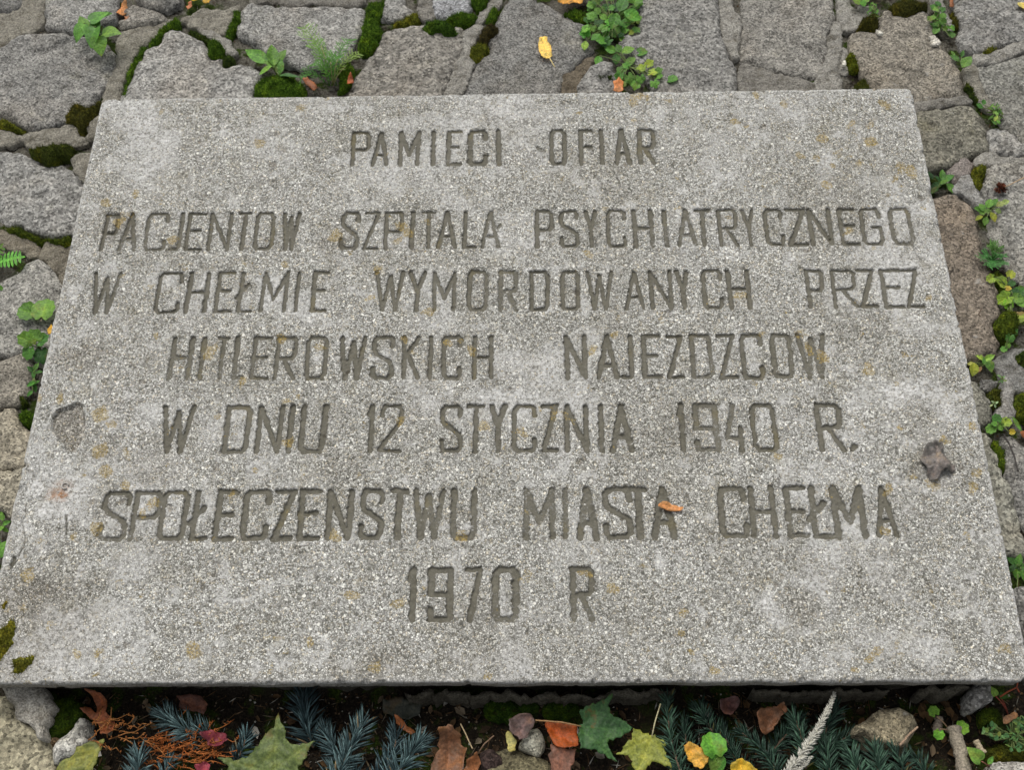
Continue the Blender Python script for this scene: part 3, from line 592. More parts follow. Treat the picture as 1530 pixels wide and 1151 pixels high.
# ------------------------------------------------------------------ paving stones and mortar, traced outlines in photograph pixels laid on the ground plane
G1, G2, G3, G4, WARM, PINK, DARK, PALE = (.245, .242, .228), (.205, .202, .19), (.172, .170, .16), (.14, .138, .13), (.210, .199, .177), (.20, .165, .135), (.11, .107, .10), (.262, .258, .243)
ZS = -.035
def P(s): return [tuple(float(v) for v in q.split(',')) for q in s.split()]
STONES = [
 ('small dark flat stone at the far corner beside the leafy seedling', '-70,-50 42,-50 38,0 27,10 12,17 0,14 -70,18', G4, {}),
 ('light grey stone directly behind the seedling with heart shaped leaves', '70,-40 174,-40 174,10 170,25 150,37 112,45 90,41 66,37 67,15', G1, {}),
 ('big rough grey stone under the seedling with heart shaped leaves', '28,53 60,49 105,51 150,58 172,76 170,100 152,135 138,157 112,170 97,181 70,189 45,192 28,183 0,175 -90,170 -90,66 0,74 12,64', G2, dict(rough=.009)),
 ('small rough stone between the orange seed heads and the green moss line', '185,12 200,6 222,10 245,22 254,26 225,35 190,41 178,39 178,28 192,26', WARM, {}),
 ('grey stone cut off by the picture edge, beyond the orange seed heads', '200,-50 272,-50 268,1 250,9 225,11 205,2', G3, {}),
 ('pale wedge shaped granite stone with two dark moss cushions on its rim', '255,41 265,42 280,52 299,60 313,69 309,78 313,87 333,85 331,94 337,100 356,94 374,97 390,110 384,124 374,139 374,185 165,190 182,143 189,122 199,100 218,75 241,63 246,49', PALE, dict(rough=.003)),
 ('broad grey stone behind the feathery weed', '371,3 402,5 436,10 494,9 542,7 544,44 534,52 517,86 496,97 452,102 428,94 402,81 379,63 353,50 355,29', G1, dict(rough=.004)),
 ('warm grey stone with a long moss cushion on its far edge', '570,52 574,46 597,38 626,35 661,35 690,40 690,60 684,86 673,110 660,134 660,170 505,172 526,133 531,110 546,92 560,70', WARM, dict(rough=.004)),
 ('small pale stone cut off behind the warm grey stone with the moss cushion', '576,0 578,-40 601,-40 603,4 609,10 618,14 612,22 600,27 583,29 567,27 570,16', G1, {}),
 ('bluish grey stone cut off beyond the strip of bright moss', '643,0 646,-40 705,-40 704,0 705,13 698,19 677,22 659,31 651,26 649,14', (.27, .275, .285), dict(rough=.002)),
 ('dark grey stone carrying the yellow leaf', '763,0 775,-50 799,-50 800,0 831,13 846,24 878,34 872,50 870,60 888,70 880,81 857,97 841,112 836,131 835,172 672,172 692,131 700,118 708,97 716,86 733,76 731,60 744,47 743,37 750,16', G3, dict(rough=.003)),
 ('small broken stone between the yellow leaf stone and the celandine', '864,128 873,113 886,97 900,91 915,94 912,106 926,112 928,160 860,160', G2, {}),
 ('broad flat grey stone beside the green celandine patch', '930,-40 1070,-40 1073,5 1074,39 1081,63 1089,76 1090,88 1099,95 1101,129 1102,170 985,170 975,125 960,110 945,85 930,70 925,62 935,50 952,45 958,30 955,10', G2, dict(rough=.003)),
 ('square grey stone framed on two sides by mortar strips, behind the last letters of OFIAR', '1109,0 1112,-50 1245,-50 1243,9 1248,19 1242,41 1234,53 1234,69 1236,77 1226,100 1223,115 1211,117 1170,107 1130,98 1106,92 1105,63 1108,31', (.215, .207, .187), dict(rough=.004)),
 ('large brownish pink stone at the slab corner with white chips on it', '1280,47 1309,48 1313,41 1314,25 1326,16 1337,23 1354,27 1371,16 1381,18 1393,29 1393,47 1409,65 1419,77 1430,98 1440,114 1443,140 1407,144 1367,151 1340,160 1340,185 1285,185 1300,129 1297,113 1286,110 1283,94 1272,75 1269,54 1276,47', (.212, .195, .163), dict(rough=.004)),
 ('olive grey stone beside the slab corner, below a straight mortar strip', '1340,172 1367,167 1400,161 1448,156 1461,169 1473,194 1478,222 1448,231 1414,250 1387,251 1340,255 1325,175', (.165, .158, .128), dict(rough=.004)),
 ('grey stone at the far corner with a yellow leaf at the picture edge', '1420,-50 1620,-50 1620,30 1530,56 1509,61 1488,68 1465,77 1453,79 1436,72 1431,54 1435,38 1425,10', G2, {}),
 ('dark grey stone below the pale diagonal mortar ridge', '1457,96 1492,91 1530,80 1620,60 1620,245 1530,214 1501,188 1490,172 1484,160 1476,146 1464,121', (.18, .178, .16), {}),
 ('small stone with a brown moss spot beside the olive grey stone', '1478,194 1498,190 1510,199 1524,209 1560,218 1560,232 1530,231 1507,233 1488,227 1481,221 1480,206', G1, {}),
 ('grey stone with a dry brown bud lying on it', '1477,249 1506,244 1530,246 1620,250 1620,470 1530,425 1519,395 1508,365 1493,333 1480,312 1471,300 1469,286 1472,269', (.235, .23, .21), dict(rough=.004)),
 ('long reddish brown stone along the slab edge beside the word PRZEZ', '1396,291 1416,287 1431,288 1446,302 1456,313 1462,330 1463,340 1469,363 1468,376 1475,398 1482,409 1490,421 1496,437 1493,456 1497,466 1492,476 1480,485 1487,502 1493,513 1488,528 1481,533 1456,541 1405,545 1360,285', (.178, .152, .122), dict(rough=.006, edge=.010)),
 ('pale grey stone below the moss clump beside the line with 1940', '1486,538 1500,528 1512,523 1530,520 1610,510 1610,600 1522,584 1512,588 1505,575 1494,559', G1, {}),
 ('small dark stone between two moss joints beside the line with 1940', '1468,566 1483,561 1491,569 1483,581 1475,583 1469,577', G4, {}),
 ('narrow grey stone hugging the slab edge beside the crumpled grey leaf', '1440,568 1462,572 1470,587 1480,605 1484,623 1476,635 1468,638 1430,640 1420,575', (.19, .185, .155), {}),
 ('long grey green stone along the slab edge below the crumpled grey leaf', '1440,646 1473,648 1485,654 1483,667 1493,682 1492,697 1494,703 1505,721 1517,763 1526,790 1536,815 1536,830 1507,826 1470,830', (.25, .245, .205), dict(rough=.006)),
 ('cracked grey stone cut off by the picture edge beside the curling twig', '1501,649 1513,650 1526,664 1600,690 1600,830 1545,805 1524,772 1515,742 1506,711 1506,669 1500,660', G2, dict(rough=.007)),
 ('grey stone under the dark leafed weed beside the slab edge near CHEŁMA', '1516,885 1545,872 1640,860 1640,1010 1560,1010 1538,960 1524,915', G2, {}),
 ('large grey stone beside the slab edge level with PACJENTÓW', '-90,222 0,229 24,227 47,235 62,242 99,243 110,256 123,275 150,300 130,356 107,348 81,352 60,350 46,345 38,339 35,334 14,336 0,328 -90,322', G1, dict(rough=.006)),
 ('grey stone beside the slab edge under two round green leaves', '56,386 65,392 74,403 86,416 92,432 110,450 95,535 60,545 35,523 10,531 0,529 -90,530 -90,420 0,425 30,408 40,392', (.265, .258, .235), dict(rough=.005)),
 ('rough brown grey stone beside the slab edge level with HITLEROWSKICH', '-80,545 0,544 10,537 33,527 47,537 53,551 44,572 40,588 27,605 10,606 0,609 -80,610', (.20, .185, .155), dict(rough=.009)),
 ('pale sandy stone beside the slab edge level with W DNIU', '-80,613 0,612 15,609 22,614 28,628 41,646 70,655 60,690 30,698 0,702 -80,700', (.27, .245, .19), dict(rough=.007)),
 ('pale cracked stone beside the slab edge level with SPOŁECZEŃSTWO', '-80,706 0,705 30,701 55,694 60,700 45,775 15,775 10,764 0,760 -80,762', (.25, .23, .18), dict(rough=.007)),
 ('cracked mortar lump under the near slab corner', '4,1024 26,1021 56,1022 64,1030 68,1043 76,1052 67,1066 70,1073 62,1084 63,1102 55,1099 51,1087 38,1075 21,1070 19,1052 9,1035', (.40, .38, .335), dict(rough=.006, z=-.040)),
 ('big pale mossy stone in the near corner beside the green leaf', '-90,1043 0,1043 8,1041 16,1052 15,1071 36,1078 49,1092 57,1103 67,1109 70,1118 76,1131 74,1240 -90,1240', (.30, .275, .195), dict(rough=.007, z=-.055)),
 ('white rough rock beside the curled brown leaf', '110,1079 126,1075 125,1092 127,1109 118,1118 109,1131 89,1138 79,1138 81,1118 92,1101 108,1088', (.46, .45, .41), dict(rough=.008, z=-.060, dome=.008, fine=.002)),
 ('small brown stone between the white rock and the mossy stone', '68,1106 78,1101 86,1103 84,1112 79,1120 72,1116', (.28, .19, .11), dict(z=-.07, dome=.004, rough=.003)),
 ('mossy yellow grey rock among the fir twigs with a thin stick on it', '1316,1060 1348,1059 1361,1068 1371,1087 1357,1107 1359,1125 1328,1116 1304,1110 1275,1102 1277,1089 1299,1073', (.235, .205, .14), dict(rough=.010, z=-.058, dome=.012, fine=.003, freq=40)),
 ('grey rock stuck to the near slab edge beside the red vine', '1450,1040 1461,1020 1477,1021 1483,1044 1465,1053 1452,1060', (.33, .32, .30), dict(rough=.006, z=-.056, dome=.008, fine=.002)),
 ('pale rock cut off by the near picture edge behind the heart shaped leaf', '1485,1143 1500,1140 1520,1142 1560,1138 1570,1230 1475,1230', (.36, .345, .31), dict(rough=.008, z=-.062, dome=.006)),
 ('white speckled stone peeping from under the grey brown leaf', '775,1113 799,1087 809,1103 811,1117 803,1128 789,1121', (.52, .50, .40), dict(z=-.072, dome=.006, rough=.004)),
 ('dull mossy stone by the near picture edge below the white speckled stone', '735,1128 760,1120 795,1130 822,1140 825,1180 720,1185 722,1150', (.14, .125, .075), dict(z=-.078, dome=.008, rough=.008, fine=.003)),
 ('purple brown stone half buried beside the pointed brown leaf', '718,1130 730,1122 748,1128 751,1142 738,1152 722,1148', (.06, .04, .035), dict(z=-.072, dome=.006, rough=.004)),
]
for k, (lab, px, c, kw) in enumerate(STONES):
    kw = dict(kw); z = kw.pop('z', ZS+random.uniform(-.004, .004)); kw.setdefault('rough', .0045)
    near = z < -.05
    name = 'rock' if ('rock' in lab) else ('mortar_lump' if 'lump' in lab else 'paving_stone')
    if near and name == 'paving_stone': name = 'stone'
    o = slab_of(name, P(px), z, .075 if not near else .06, GRAN if name != 'mortar_lump' else MORT, res=.0036 if not near else .0026, grow=.0020, seed=200+k*13, color=c,
                tilt=(random.uniform(-.02, .02), random.uniform(-.02, .02)), **kw)
    tag(o, lab, 'rock' if name == 'rock' else 'stone', 'irregular paving stones round the slab' if name == 'paving_stone' else None)
CM, CM2, CM3 = (.30, .29, .262), (.26, .246, .208), (.22, .21, .188)
MORTAR = [
 ('broad pale mortar fill between the far corner stone and the light grey stone', '42,-40 68,-40 66,5 62,38 45,47 30,50 20,56 10,62 0,70 -80,62 -80,22 0,18 12,20 28,13', CM2, {}),
 ('brownish mortar band along the moss line behind the pale wedge stone', '178,50 200,45 245,31 258,29 236,50 218,62 203,78 190,100 183,125 172,160 150,160 160,128 172,105 176,78', CM2, {}),
 ('pale branching mortar patch between two moss cushions', '269,30 290,20 304,13 321,16 346,13 360,9 347,19 346,31 337,41 334,52 318,45 299,39 282,35', CM2, {}),
 ('thin curved mortar strip reaching the round moss cushion', '296,39 313,47 334,55 346,68 353,77 346,82 338,78 335,67 318,57 304,49', CM, {}),
 ('mortar band across the picture edge beyond the broad grey stone', '372,0 372,-40 545,-40 545,4 500,7 470,3 440,7 400,1', CM3, {}),
 ('pale mortar strip between the warm grey stone and the dark stone', '692,42 712,38 722,42 712,53 703,70 701,82 708,90 702,106 690,135 680,160 661,160 663,132 675,111 686,86', CM, {}),
 ('short mortar plug beside the bluish grey stone', '626,-40 642,-40 643,0 648,15 649,26 640,31 630,27 628,12', CM3, {}),
 ('slanting mortar strip with moss on both sides beside the dark stone', '733,0 740,-40 760,-40 748,1 741,10 728,19 718,33 711,31 718,17 728,4', CM, {}),
 ('brown mortar strip leading from the dark stone to the celandine', '838,140 846,115 860,101 878,84 886,87 876,105 866,140', (.16, .135, .10), {}),
 ('upright mortar ridge beside the square grey stone', '1076,3 1078,-40 1094,-40 1094,0 1098,17 1105,31 1104,52 1102,75 1098,86 1091,76 1083,62 1077,39', CM, {}),
 ('dark mortar strip against the far slab edge below the square grey stone', '1105,96 1130,102 1170,111 1206,120 1219,127 1218,165 1106,165', CM3, {}),
 ('pale upright mortar ridge forking at the slab edge', '1247,30 1256,43 1258,63 1253,94 1250,110 1256,129 1256,165 1220,165 1218,122 1231,102 1239,71 1240,52 1244,41', CM, {}),
 ('forked mortar piece above the pale upright ridge', '1253,-40 1268,-40 1268,8 1282,12 1302,8 1304,14 1292,28 1278,42 1259,45 1250,28', CM, {}),
 ('small mortar crumb between the pale upright ridge and the moss', '1259,70 1268,80 1264,92 1267,109 1255,109 1257,90', CM, {}),
 ('straight mortar strip running from the slab corner between two brown stones', '1340,176 1345,160 1367,154 1407,147 1443,143 1450,150 1448,155 1400,159 1367,166', CM3, {}),
 ('narrow mortar strip beside the clover at the far picture edge', '1394,-40 1404,-40 1410,12 1424,38 1418,46 1408,30 1398,8', CM, {}),
 ('long mortar ridge slanting beside the deep dark gap', '1443,103 1452,96 1463,121 1476,148 1485,166 1471,158 1456,140 1446,124', CM2, {}),
 ('pale diagonal mortar ridge between the two far grey stones', '1453,84 1465,82 1501,72 1530,60 1620,40 1620,60 1530,72 1492,89 1456,94', CM, {}),
 ('curved pale mortar strip above the dry brown bud', '1457,240 1466,230 1481,226 1499,236 1506,235 1530,233 1580,236 1580,246 1530,244 1506,241 1485,245 1471,248 1456,246', CM, {}),
 ('flat pinkish mortar piece beside the green rosette', '1417,254 1432,237 1443,236 1452,247 1449,256 1427,269 1420,262', (.27, .24, .22), {}),
 ('thick mortar ridge pointing from the rosette to the brown bud', '1427,270 1449,259 1457,276 1470,300 1463,306 1450,295 1441,288 1430,284', (.32, .315, .30), {}),
 ('long pale mortar strip behind the feathery green tuft', '1477,334 1486,329 1492,334 1507,365 1518,395 1523,416 1516,418 1508,400 1500,376 1482,350', CM, {}),
 ('smooth upright mortar strip beside two moss pads level with 1940', '1500,563 1512,563 1513,589 1513,609 1512,632 1501,636 1489,618 1497,609 1502,584', (.33, .32, .30), {}),
 ('mortar strip beside the slab edge, cut off, level with the far lichen spots', '-80,191 0,196 34,200 34,207 16,215 0,216 -80,214', CM2, {}),
 ('mortar piece with a dark moss pad against it level with the far lichen spots', '37,200 73,194 105,187 115,196 131,212 115,217 89,213 65,219 44,221 39,209', CM2, {}),
 ('small mortar chip touching the slab edge beside the largest dark moss pad', '128,186 136,180 150,174 148,206 133,208', CM2, {}),
 ('upright mortar chip touching the slab edge below the dark moss pad', '110,236 120,230 140,230 138,262 123,270 112,256', CM2, {}),
 ('brown mortar strip below the green joint level with PACJENTÓW', '-80,336 0,344 21,350 39,354 56,362 58,370 57,382 42,381 21,371 0,368 -80,364', (.24, .215, .17), {}),
 ('rounded brown mortar lump touching the slab edge below the green joint', '60,372 67,361 79,361 89,367 110,370 112,385 98,425 90,414 78,403 72,395 61,384', (.22, .20, .16), {}),
]
for k, (lab, px, c, kw) in enumerate(MORTAR):
    o = slab_of('mortar_strip', P(px), ZS-.002+random.uniform(-.003, .002), .075, MORT, res=.0026, edge=.0025, edge_w=.0025, rough=.0022, freq=60, seed=900+k*17, color=c, jitter=.0030, dome=.0, fine=.0016, grow=.0034)
    tag(o, lab, 'mortar', 'mortar joints between the paving stones')

# ------------------------------------------------------------------ moss
GREEN, OLIVE, DKM, BRM = (.046, .092, .009), (.080, .090, .012), (.026, .042, .008), (.040, .030, .010)
def moss_geo(px, z, h, seed, dens=1.0):
    poly = world_poly(px, z)
    a2 = (poly[:, 0]*np.roll(poly[:, 1], -1)-poly[:, 1]*np.roll(poly[:, 0], -1)).sum()
    if a2 < 0: poly = poly[::-1]; a2 = -a2
    poly = resample(chaikin(poly, 2), .003)
    poly = poly+np.stack([fbm(poly[:, 0], poly[:, 1], 110, 4, seed), fbm(poly[:, 0], poly[:, 1], 110, 4, seed+1)], 1)*.0055
    V, F, B = fill(poly, .003)
    d = polydist(V, poly)
    zz = z-.010+(h+.010)*np.sqrt(1-np.exp(-d/.006))+.0065*fbm(V[:, 0], V[:, 1], 62, 3, seed+2)*sstep(0, .006, d)+.0016*fbm(V[:, 0], V[:, 1], 300, 2, seed+3)
    mb = MB(); V3 = np.column_stack([V, zz])
    N = len(V3); bi = sorted({i for e in B for i in e}); m = {b: N+k for k, b in enumerate(bi)}
    low = V3[bi].copy(); low[:, 2] = z-.05
    mb.add(np.vstack([V3, low]), list(F)+[(b, a, m[a], m[b]) for a, b in B])
    tri = [f for f in F if len(f) == 3]
    n = int(a2/2*dens*420000)
    for _ in range(n):
        f = tri[random.randrange(len(tri))]; u, v = random.random(), random.random()
        if u+v > 1: u, v = 1-u, 1-v
        p = V3[f[0]]*(1-u-v)+V3[f[1]]*u+V3[f[2]]*v
        s = random.uniform(.0005, .0009); L = random.uniform(.0022, .0055); a = random.random()*6.28; tl = .8*L
        ap = p+np.array([random.uniform(-tl, tl), random.uniform(-tl, tl), L])
        b3 = [p+np.array([s*math.cos(a+q*2.094), s*math.sin(a+q*2.094), -.0006]) for q in range(3)]
        mb.add(b3+[ap], [(0, 1, 3), (1, 2, 3), (2, 0, 3)])
    return mb
MOSSES = [
 ('bright green moss line between the small rough stone and the pale wedge stone', '262,22 271,27 267,40 252,42 245,50 240,62 222,71 215,67 228,52 245,38', GREEN, .004),
 ('round green moss cushion on the rim of the pale wedge stone', '311,66 322,59 335,66 339,78 334,87 318,89 307,82', GREEN, .012),
 ('smaller dark moss cushion on the rim of the pale wedge stone', '331,86 346,81 353,91 342,99 333,100', DKM, .010),
 ('green moss tuft beside the broad grey stone, next to the thin curved mortar strip', '346,16 359,11 363,25 356,40 347,53 337,56 334,46 345,34', GREEN, .008),
 ('large bright moss bank between the broad grey stone and the warm grey stone', '549,2 577,2 573,20 566,32 572,45 569,58 560,69 548,80 537,80 532,60 540,40 545,25', GREEN, .008),
 ('long velvety moss cushion on the far edge of the warm grey stone', '627,41 640,33 660,34 678,39 690,50 687,58 672,57 655,54 645,58 634,53', (.024, .050, .006), .014),
 ('yellow green moss strip behind the warm grey stone', '584,33 605,25 622,14 629,22 627,31 605,37 588,40', OLIVE, .006),
 ('bright moss strip in front of the bluish grey stone', '660,31 680,21 700,17 713,19 713,34 690,35 664,34', GREEN, .006),
 ('moss cushion at the far picture edge touching the slanting mortar strip', '704,-30 734,-30 729,5 716,15 705,11', GREEN, .008),
 ('green moss pad between the slanting mortar strip and the dark stone', '726,21 740,9 748,13 743,26 735,35 725,31', GREEN, .009),
 ('dark brown moss cushion beside the dark stone with the yellow leaf', '714,53 724,42 736,35 747,43 742,55 731,56 729,66 715,68', (.026, .022, .008), .012),
 ('olive moss cushion beside the pale mortar strip and the dark stone', '699,75 710,66 728,65 735,74 724,84 715,92 708,94 701,85', OLIVE, .011),
 ('largest dark moss pad filling the joint at the far slab corner', '108,160 122,153 136,159 147,150 153,150 148,167 139,178 130,188 127,207 115,197 111,187 97,185 103,170', (.034, .034, .007), .008),
 ('dark green moss pad on the edge of the grey stone level with PACJENTÓW', '38,222 56,220 62,219 86,213 104,217 114,226 109,242 92,236 84,244 70,246 59,238 46,233', (.026, .034, .006), .010),
 ('moss fringe under the big rough stone at the picture edge', '-30,178 0,178 12,177 27,188 46,195 30,197 0,195 -30,194', OLIVE, .005),
 ('green mossy joint touching the slab edge level with PACJENTÓW', '0,330 14,339 36,337 46,348 62,354 82,355 110,349 106,370 87,368 76,361 60,365 46,359 25,351 0,343', (.034, .048, .006), .004),
 ('dark moss tuft by the slab edge above the bright green one', '26,592 36,587 40,600 30,607 26,602', DKM, .006),
 ('bright green moss tuft by the slab edge level with W DNIU', '29,616 40,609 48,618 47,633 36,638 29,629', GREEN, .010),
 ('moss patch under the weeds behind the first letters of the inscription', '380,120 410,109 440,112 455,125 456,150 376,150', GREEN, .006),
 ('dark olive moss cushion on the rim of the brownish pink stone', '1280,38 1298,22 1311,22 1315,40 1311,49 1295,47 1280,46', (.030, .030, .006), .012),
 ('long dark moss cushion beside the clover on the brownish pink stone', '1324,10 1345,2 1370,2 1390,8 1386,15 1372,18 1356,29 1338,23', (.030, .031, .007), .012),
 ('little moss cushion between the narrow mortar strip and the far corner stone', '1416,21 1424,16 1433,27 1435,40 1426,40', (.034, .036, .006), .010),
 ('green moss with pale shoots beside the small mortar crumb', '1264,81 1274,77 1284,88 1284,106 1272,107 1266,98', (.05, .062, .006), .008),
 ('dark moss pad at the far slab edge below the green moss with pale shoots', '1276,122 1290,113 1300,118 1301,150 1272,150', (.028, .034, .006), .006),
 ('short moss strip on the pale diagonal mortar ridge', '1463,80 1480,69 1492,67 1488,78 1470,83', OLIVE, .006),
 ('twin olive moss cushions beside the thick mortar ridge', '1452,251 1462,247 1476,250 1473,262 1469,272 1471,281 1462,286 1453,272', OLIVE, .010),
 ('big moss clump beside the foot of the reddish brown stone', '1478,482 1490,472 1505,464 1520,469 1523,490 1511,509 1498,513 1487,500', (.036, .052, .006), .014),
 ('dark moss cut off by the picture edge on the pale grey stone', '1513,537 1524,519 1570,515 1570,560 1524,549', DKM, .008),
 ('dark moss filling the gap beside the smooth upright mortar strip', '1480,580 1490,574 1501,579 1501,598 1495,613 1484,612 1476,592', (.026, .032, .006), .002),
 ('green moss pad cut off by the picture edge level with 1940', '1514,592 1526,584 1570,590 1570,642 1524,627 1514,610', (.036, .050, .006), .008),
 ('narrow bright moss strip beside the crumpled grey leaf', '1482,660 1490,654 1499,667 1506,680 1506,707 1496,702 1491,688 1485,673', (.036, .060, .006), .002),
 ('dark moss block at the far slab edge beside the celandine', '885,112 900,108 918,112 919,126 886,126', DKM, .008),
 ('mossy strip under the yellow maple leaf at the far picture edge', '836,15 850,12 882,17 880,32 860,28', GREEN, .004),
 ('olive moss hanging over the near slab corner', '-30,945 -4,940 8,930 18,922 26,926 27,938 24,950 22,962 16,972 12,984 4,990 -8,996 -30,998', (.075, .075, .010), .005, .001),
 ('olive moss tuft on the slab edge just inside its near corner', '14,984 24,984 30,980 40,981 50,977 57,980 56,990 52,997 44,1000 38,1006 28,1008 22,1013 15,1009 17,998', (.065, .066, .010), .005, .001),
 ('small moss spot on the cracked slab edge', '2,905 10,884 17,882 16,900 8,920 0,926', (.075, .068, .012), .003, .001),
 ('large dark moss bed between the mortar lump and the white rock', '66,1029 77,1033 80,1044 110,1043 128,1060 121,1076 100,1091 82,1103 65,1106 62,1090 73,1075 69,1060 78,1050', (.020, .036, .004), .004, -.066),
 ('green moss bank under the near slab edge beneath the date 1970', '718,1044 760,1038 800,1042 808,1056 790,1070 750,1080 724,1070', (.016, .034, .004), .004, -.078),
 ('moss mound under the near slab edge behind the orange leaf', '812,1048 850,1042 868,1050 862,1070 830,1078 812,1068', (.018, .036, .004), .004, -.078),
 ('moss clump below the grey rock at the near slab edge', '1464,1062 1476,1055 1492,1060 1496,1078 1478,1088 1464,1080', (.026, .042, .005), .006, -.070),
 ('thin moss line running down to the far slab corner beside the pale wedge stone', '224,67 214,67 200,81 190,103 183,128 180,150 189,150 193,127 201,105 213,84', GREEN, .003),
 ('dark thin moss strip between the pale wedge stone and the branching mortar patch', '278,41 296,45 313,55 324,61 314,69 300,60 284,53', DKM, .004),
 ('thin moss strip in the deep gap beside the long slanting mortar ridge', '1442,116 1449,118 1458,134 1468,150 1466,158 1456,144 1447,130', DKM, .001),
 ('moss strip in the joint between the feathery tuft and the reddish brown stone', '1484,404 1494,402 1502,416 1510,434 1514,452 1506,458 1498,440 1490,420', (.036, .055, .007), .003),
 ('thin moss line beside the bright moss bank along the broad grey stone', '500,100 520,90 530,96 528,112 516,132 504,136 508,118', GREEN, .002),
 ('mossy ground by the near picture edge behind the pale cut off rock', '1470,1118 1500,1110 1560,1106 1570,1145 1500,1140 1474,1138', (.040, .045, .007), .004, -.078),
]
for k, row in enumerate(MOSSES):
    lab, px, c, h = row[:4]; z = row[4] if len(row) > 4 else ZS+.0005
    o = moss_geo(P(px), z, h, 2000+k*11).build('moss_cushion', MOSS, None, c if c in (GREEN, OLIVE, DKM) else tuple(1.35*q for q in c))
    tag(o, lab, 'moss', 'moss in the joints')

# ------------------------------------------------------------------ leaves and plants
def polar(f, n=60, cy=.5):
    out = []
    for i in range(n):
        a = 2*math.pi*i/n; r = f(a); out.append((r*math.sin(a), cy+r*math.cos(a)))
    return np.array(out)
def o_oval(w=.27, tip=1.2):
    l = [(w*(math.sin(math.pi*t**(1/tip)))**.85, t) for t in np.linspace(0, 1, 16)]
    return np.array(l+[(-x, y) for x, y in l[-2:0:-1]])
def o_heart(w=.40):
    l = [(0, .06), (.12, .0), (.26, .02), (.37, .12), (.42, .26), (.40, .42), (.33, .58), (.25, .70), (.13, .86), (0, 1)]
    l = [(x*w/.42, y) for x, y in l]
    return np.array(l+[(-x, y) for x, y in l[-2:0:-1]])
def o_round(sc=9, d=.045, notch=.33):
    return polar(lambda a: .5*(1+d*math.cos(a*sc))*(1-notch*math.exp(-((a-math.pi)/.28)**2)), 72)
def o_lobed(lobes=5, d=.24, sc=15):
    return polar(lambda a: .5*(1-d+d*abs(math.cos(a*lobes/2))**.8*1.15)*(1+.04*math.cos(a*sc))*(1-.55*math.exp(-((a-math.pi)/.3)**2)), 84)
def o_pinn(n=6):
    l = [(0.02, 0)]
    for i in range(n):
        y = .1+.8*i/n; w = .30*math.sin(math.pi*min(.95, .25+.6*i/n))+.03
        l += [(.05, y), (w*.7, y+.02), (w, y+.09), (w*.75, y+.11), (.05, y+.10)]
    l += [(.05, .93), (0, 1)]
    return np.array(l+[(-x, y) for x, y in l[-2::-1]])
KIND = {'oval': o_oval(), 'wide': o_oval(.36, 1.1), 'thin': o_oval(.12, 1.2), 'heart': o_heart(), 'round': o_round(), 'geran': o_round(7, .07, .45), 'lobed': o_lobed(), 'tri': o_lobed(3, .3, 12), 'pinn': o_pinn()}
_geo = {}
def leaf_geo(kind, res=.07):
    if kind not in _geo:
        V, F, B = fill(KIND[kind], res)
        vein = np.exp(-(np.abs(V[:, 0])/.03)**2)
        if kind in ('heart', 'oval', 'wide'):
            for y0 in (.2, .38, .55, .7):
                for s in (-1, 1): vein = np.maximum(vein, .7*np.exp(-(segdist(V, np.array((0, y0)), np.array((s*.4, y0+.28)))/.025)**2))
        elif kind in ('round', 'geran', 'lobed', 'tri'):
            for a in (-1.9, -1.1, -.5, .5, 1.1, 1.9): vein = np.maximum(vein, .8*np.exp(-(segdist(V, np.array((0, .25)), np.array((.5*math.sin(a), .45+.5*math.cos(a))))/.022)**2))
        _geo[kind] = (V, F, vein)
    return _geo[kind]
def leaf_part(parent, name, kind, base, L, yaw, pitch, roll, color, curl=.25, fold=.25, spot=0.0, wave=.05, wid=1.0):
    V, F, vein = leaf_geo(kind); s = random.randrange(1000)
    x, y = V[:, 0]*wid, V[:, 1]
    z = fold*np.abs(x)-curl*(y**2)*.5+wave*fbm(V[:, 0]*1.0, V[:, 1]*1.0, 3, 2, s)
    m = Matrix.Rotation(yaw, 3, 'Z') @ Matrix.Rotation(pitch, 3, 'X') @ Matrix.Rotation(roll, 3, 'Y')
    W = np.column_stack([x, y, z])*L @ np.array(m).T+np.array(base)
    return mesh_ob(name, W, F, LEAF, parent, True, {'vein': vein, 'spot': np.full(len(V), spot)}, None, color)
LG, MG, DG, YG = (.098, .235, .034), (.056, .160, .024), (.026, .090, .017), (.23, .30, .035)
def plant(name, label, cat, base, leaves, z=-.04, group=None, h=.012, stem_col=(.12, .16, .05), pitch=.35, curl=.35, kinds='oval', color=MG, stemr=.0007):
    """leaves: (px, py, size_px, picture angle clockwise from up, [kind], [colour], [height])"""
    b = at(*base, z); root = thing(name, (b.x, b.y, b.z)); tag(root, label, cat, group); st = MB()
    for lf in leaves:
        px, py, sz, ang = lf[:4]; kd = lf[4] if len(lf) > 4 and lf[4] else kinds; c = lf[5] if len(lf) > 5 and lf[5] else color
        hz = z+(lf[6] if len(lf) > 6 else h*random.uniform(.6, 1.3))
        L = sz*mpp(px, py, hz)*(.86 if name == 'celandine' else 1.0)*random.uniform(.92, 1.06); ctr = at(px, py, hz); yaw = -R(ang)
        dr = Vector((-math.sin(yaw), math.cos(yaw), 0)); pt = pitch*(.6+.8*random.random())*(1 if math.cos(R(ang)) > -.3 else -.7)
        bs = ctr-dr*(L*.5*math.cos(pt))-Vector((0, 0, L*.4*math.sin(pt)))
        v = random.uniform(.72, 1.2); c2 = (c[0]*v*random.uniform(.85, 1.2), c[1]*v, c[2]*v)
        leaf_part(root, 'leaf', kd, bs, L, yaw, pt, random.uniform(-.25, .25), c2, curl*random.uniform(.4, 1.3), random.uniform(.08, .35), .6 if c[0] > .2 else .25)
        V, F = tube(curve_pts(b, bs, 5, (0, 0, .004)), [stemr*1.3]*3+[stemr]*2, 4); st.add(V, F)
    st.build('stem', STEM, root, stem_col)
    return root
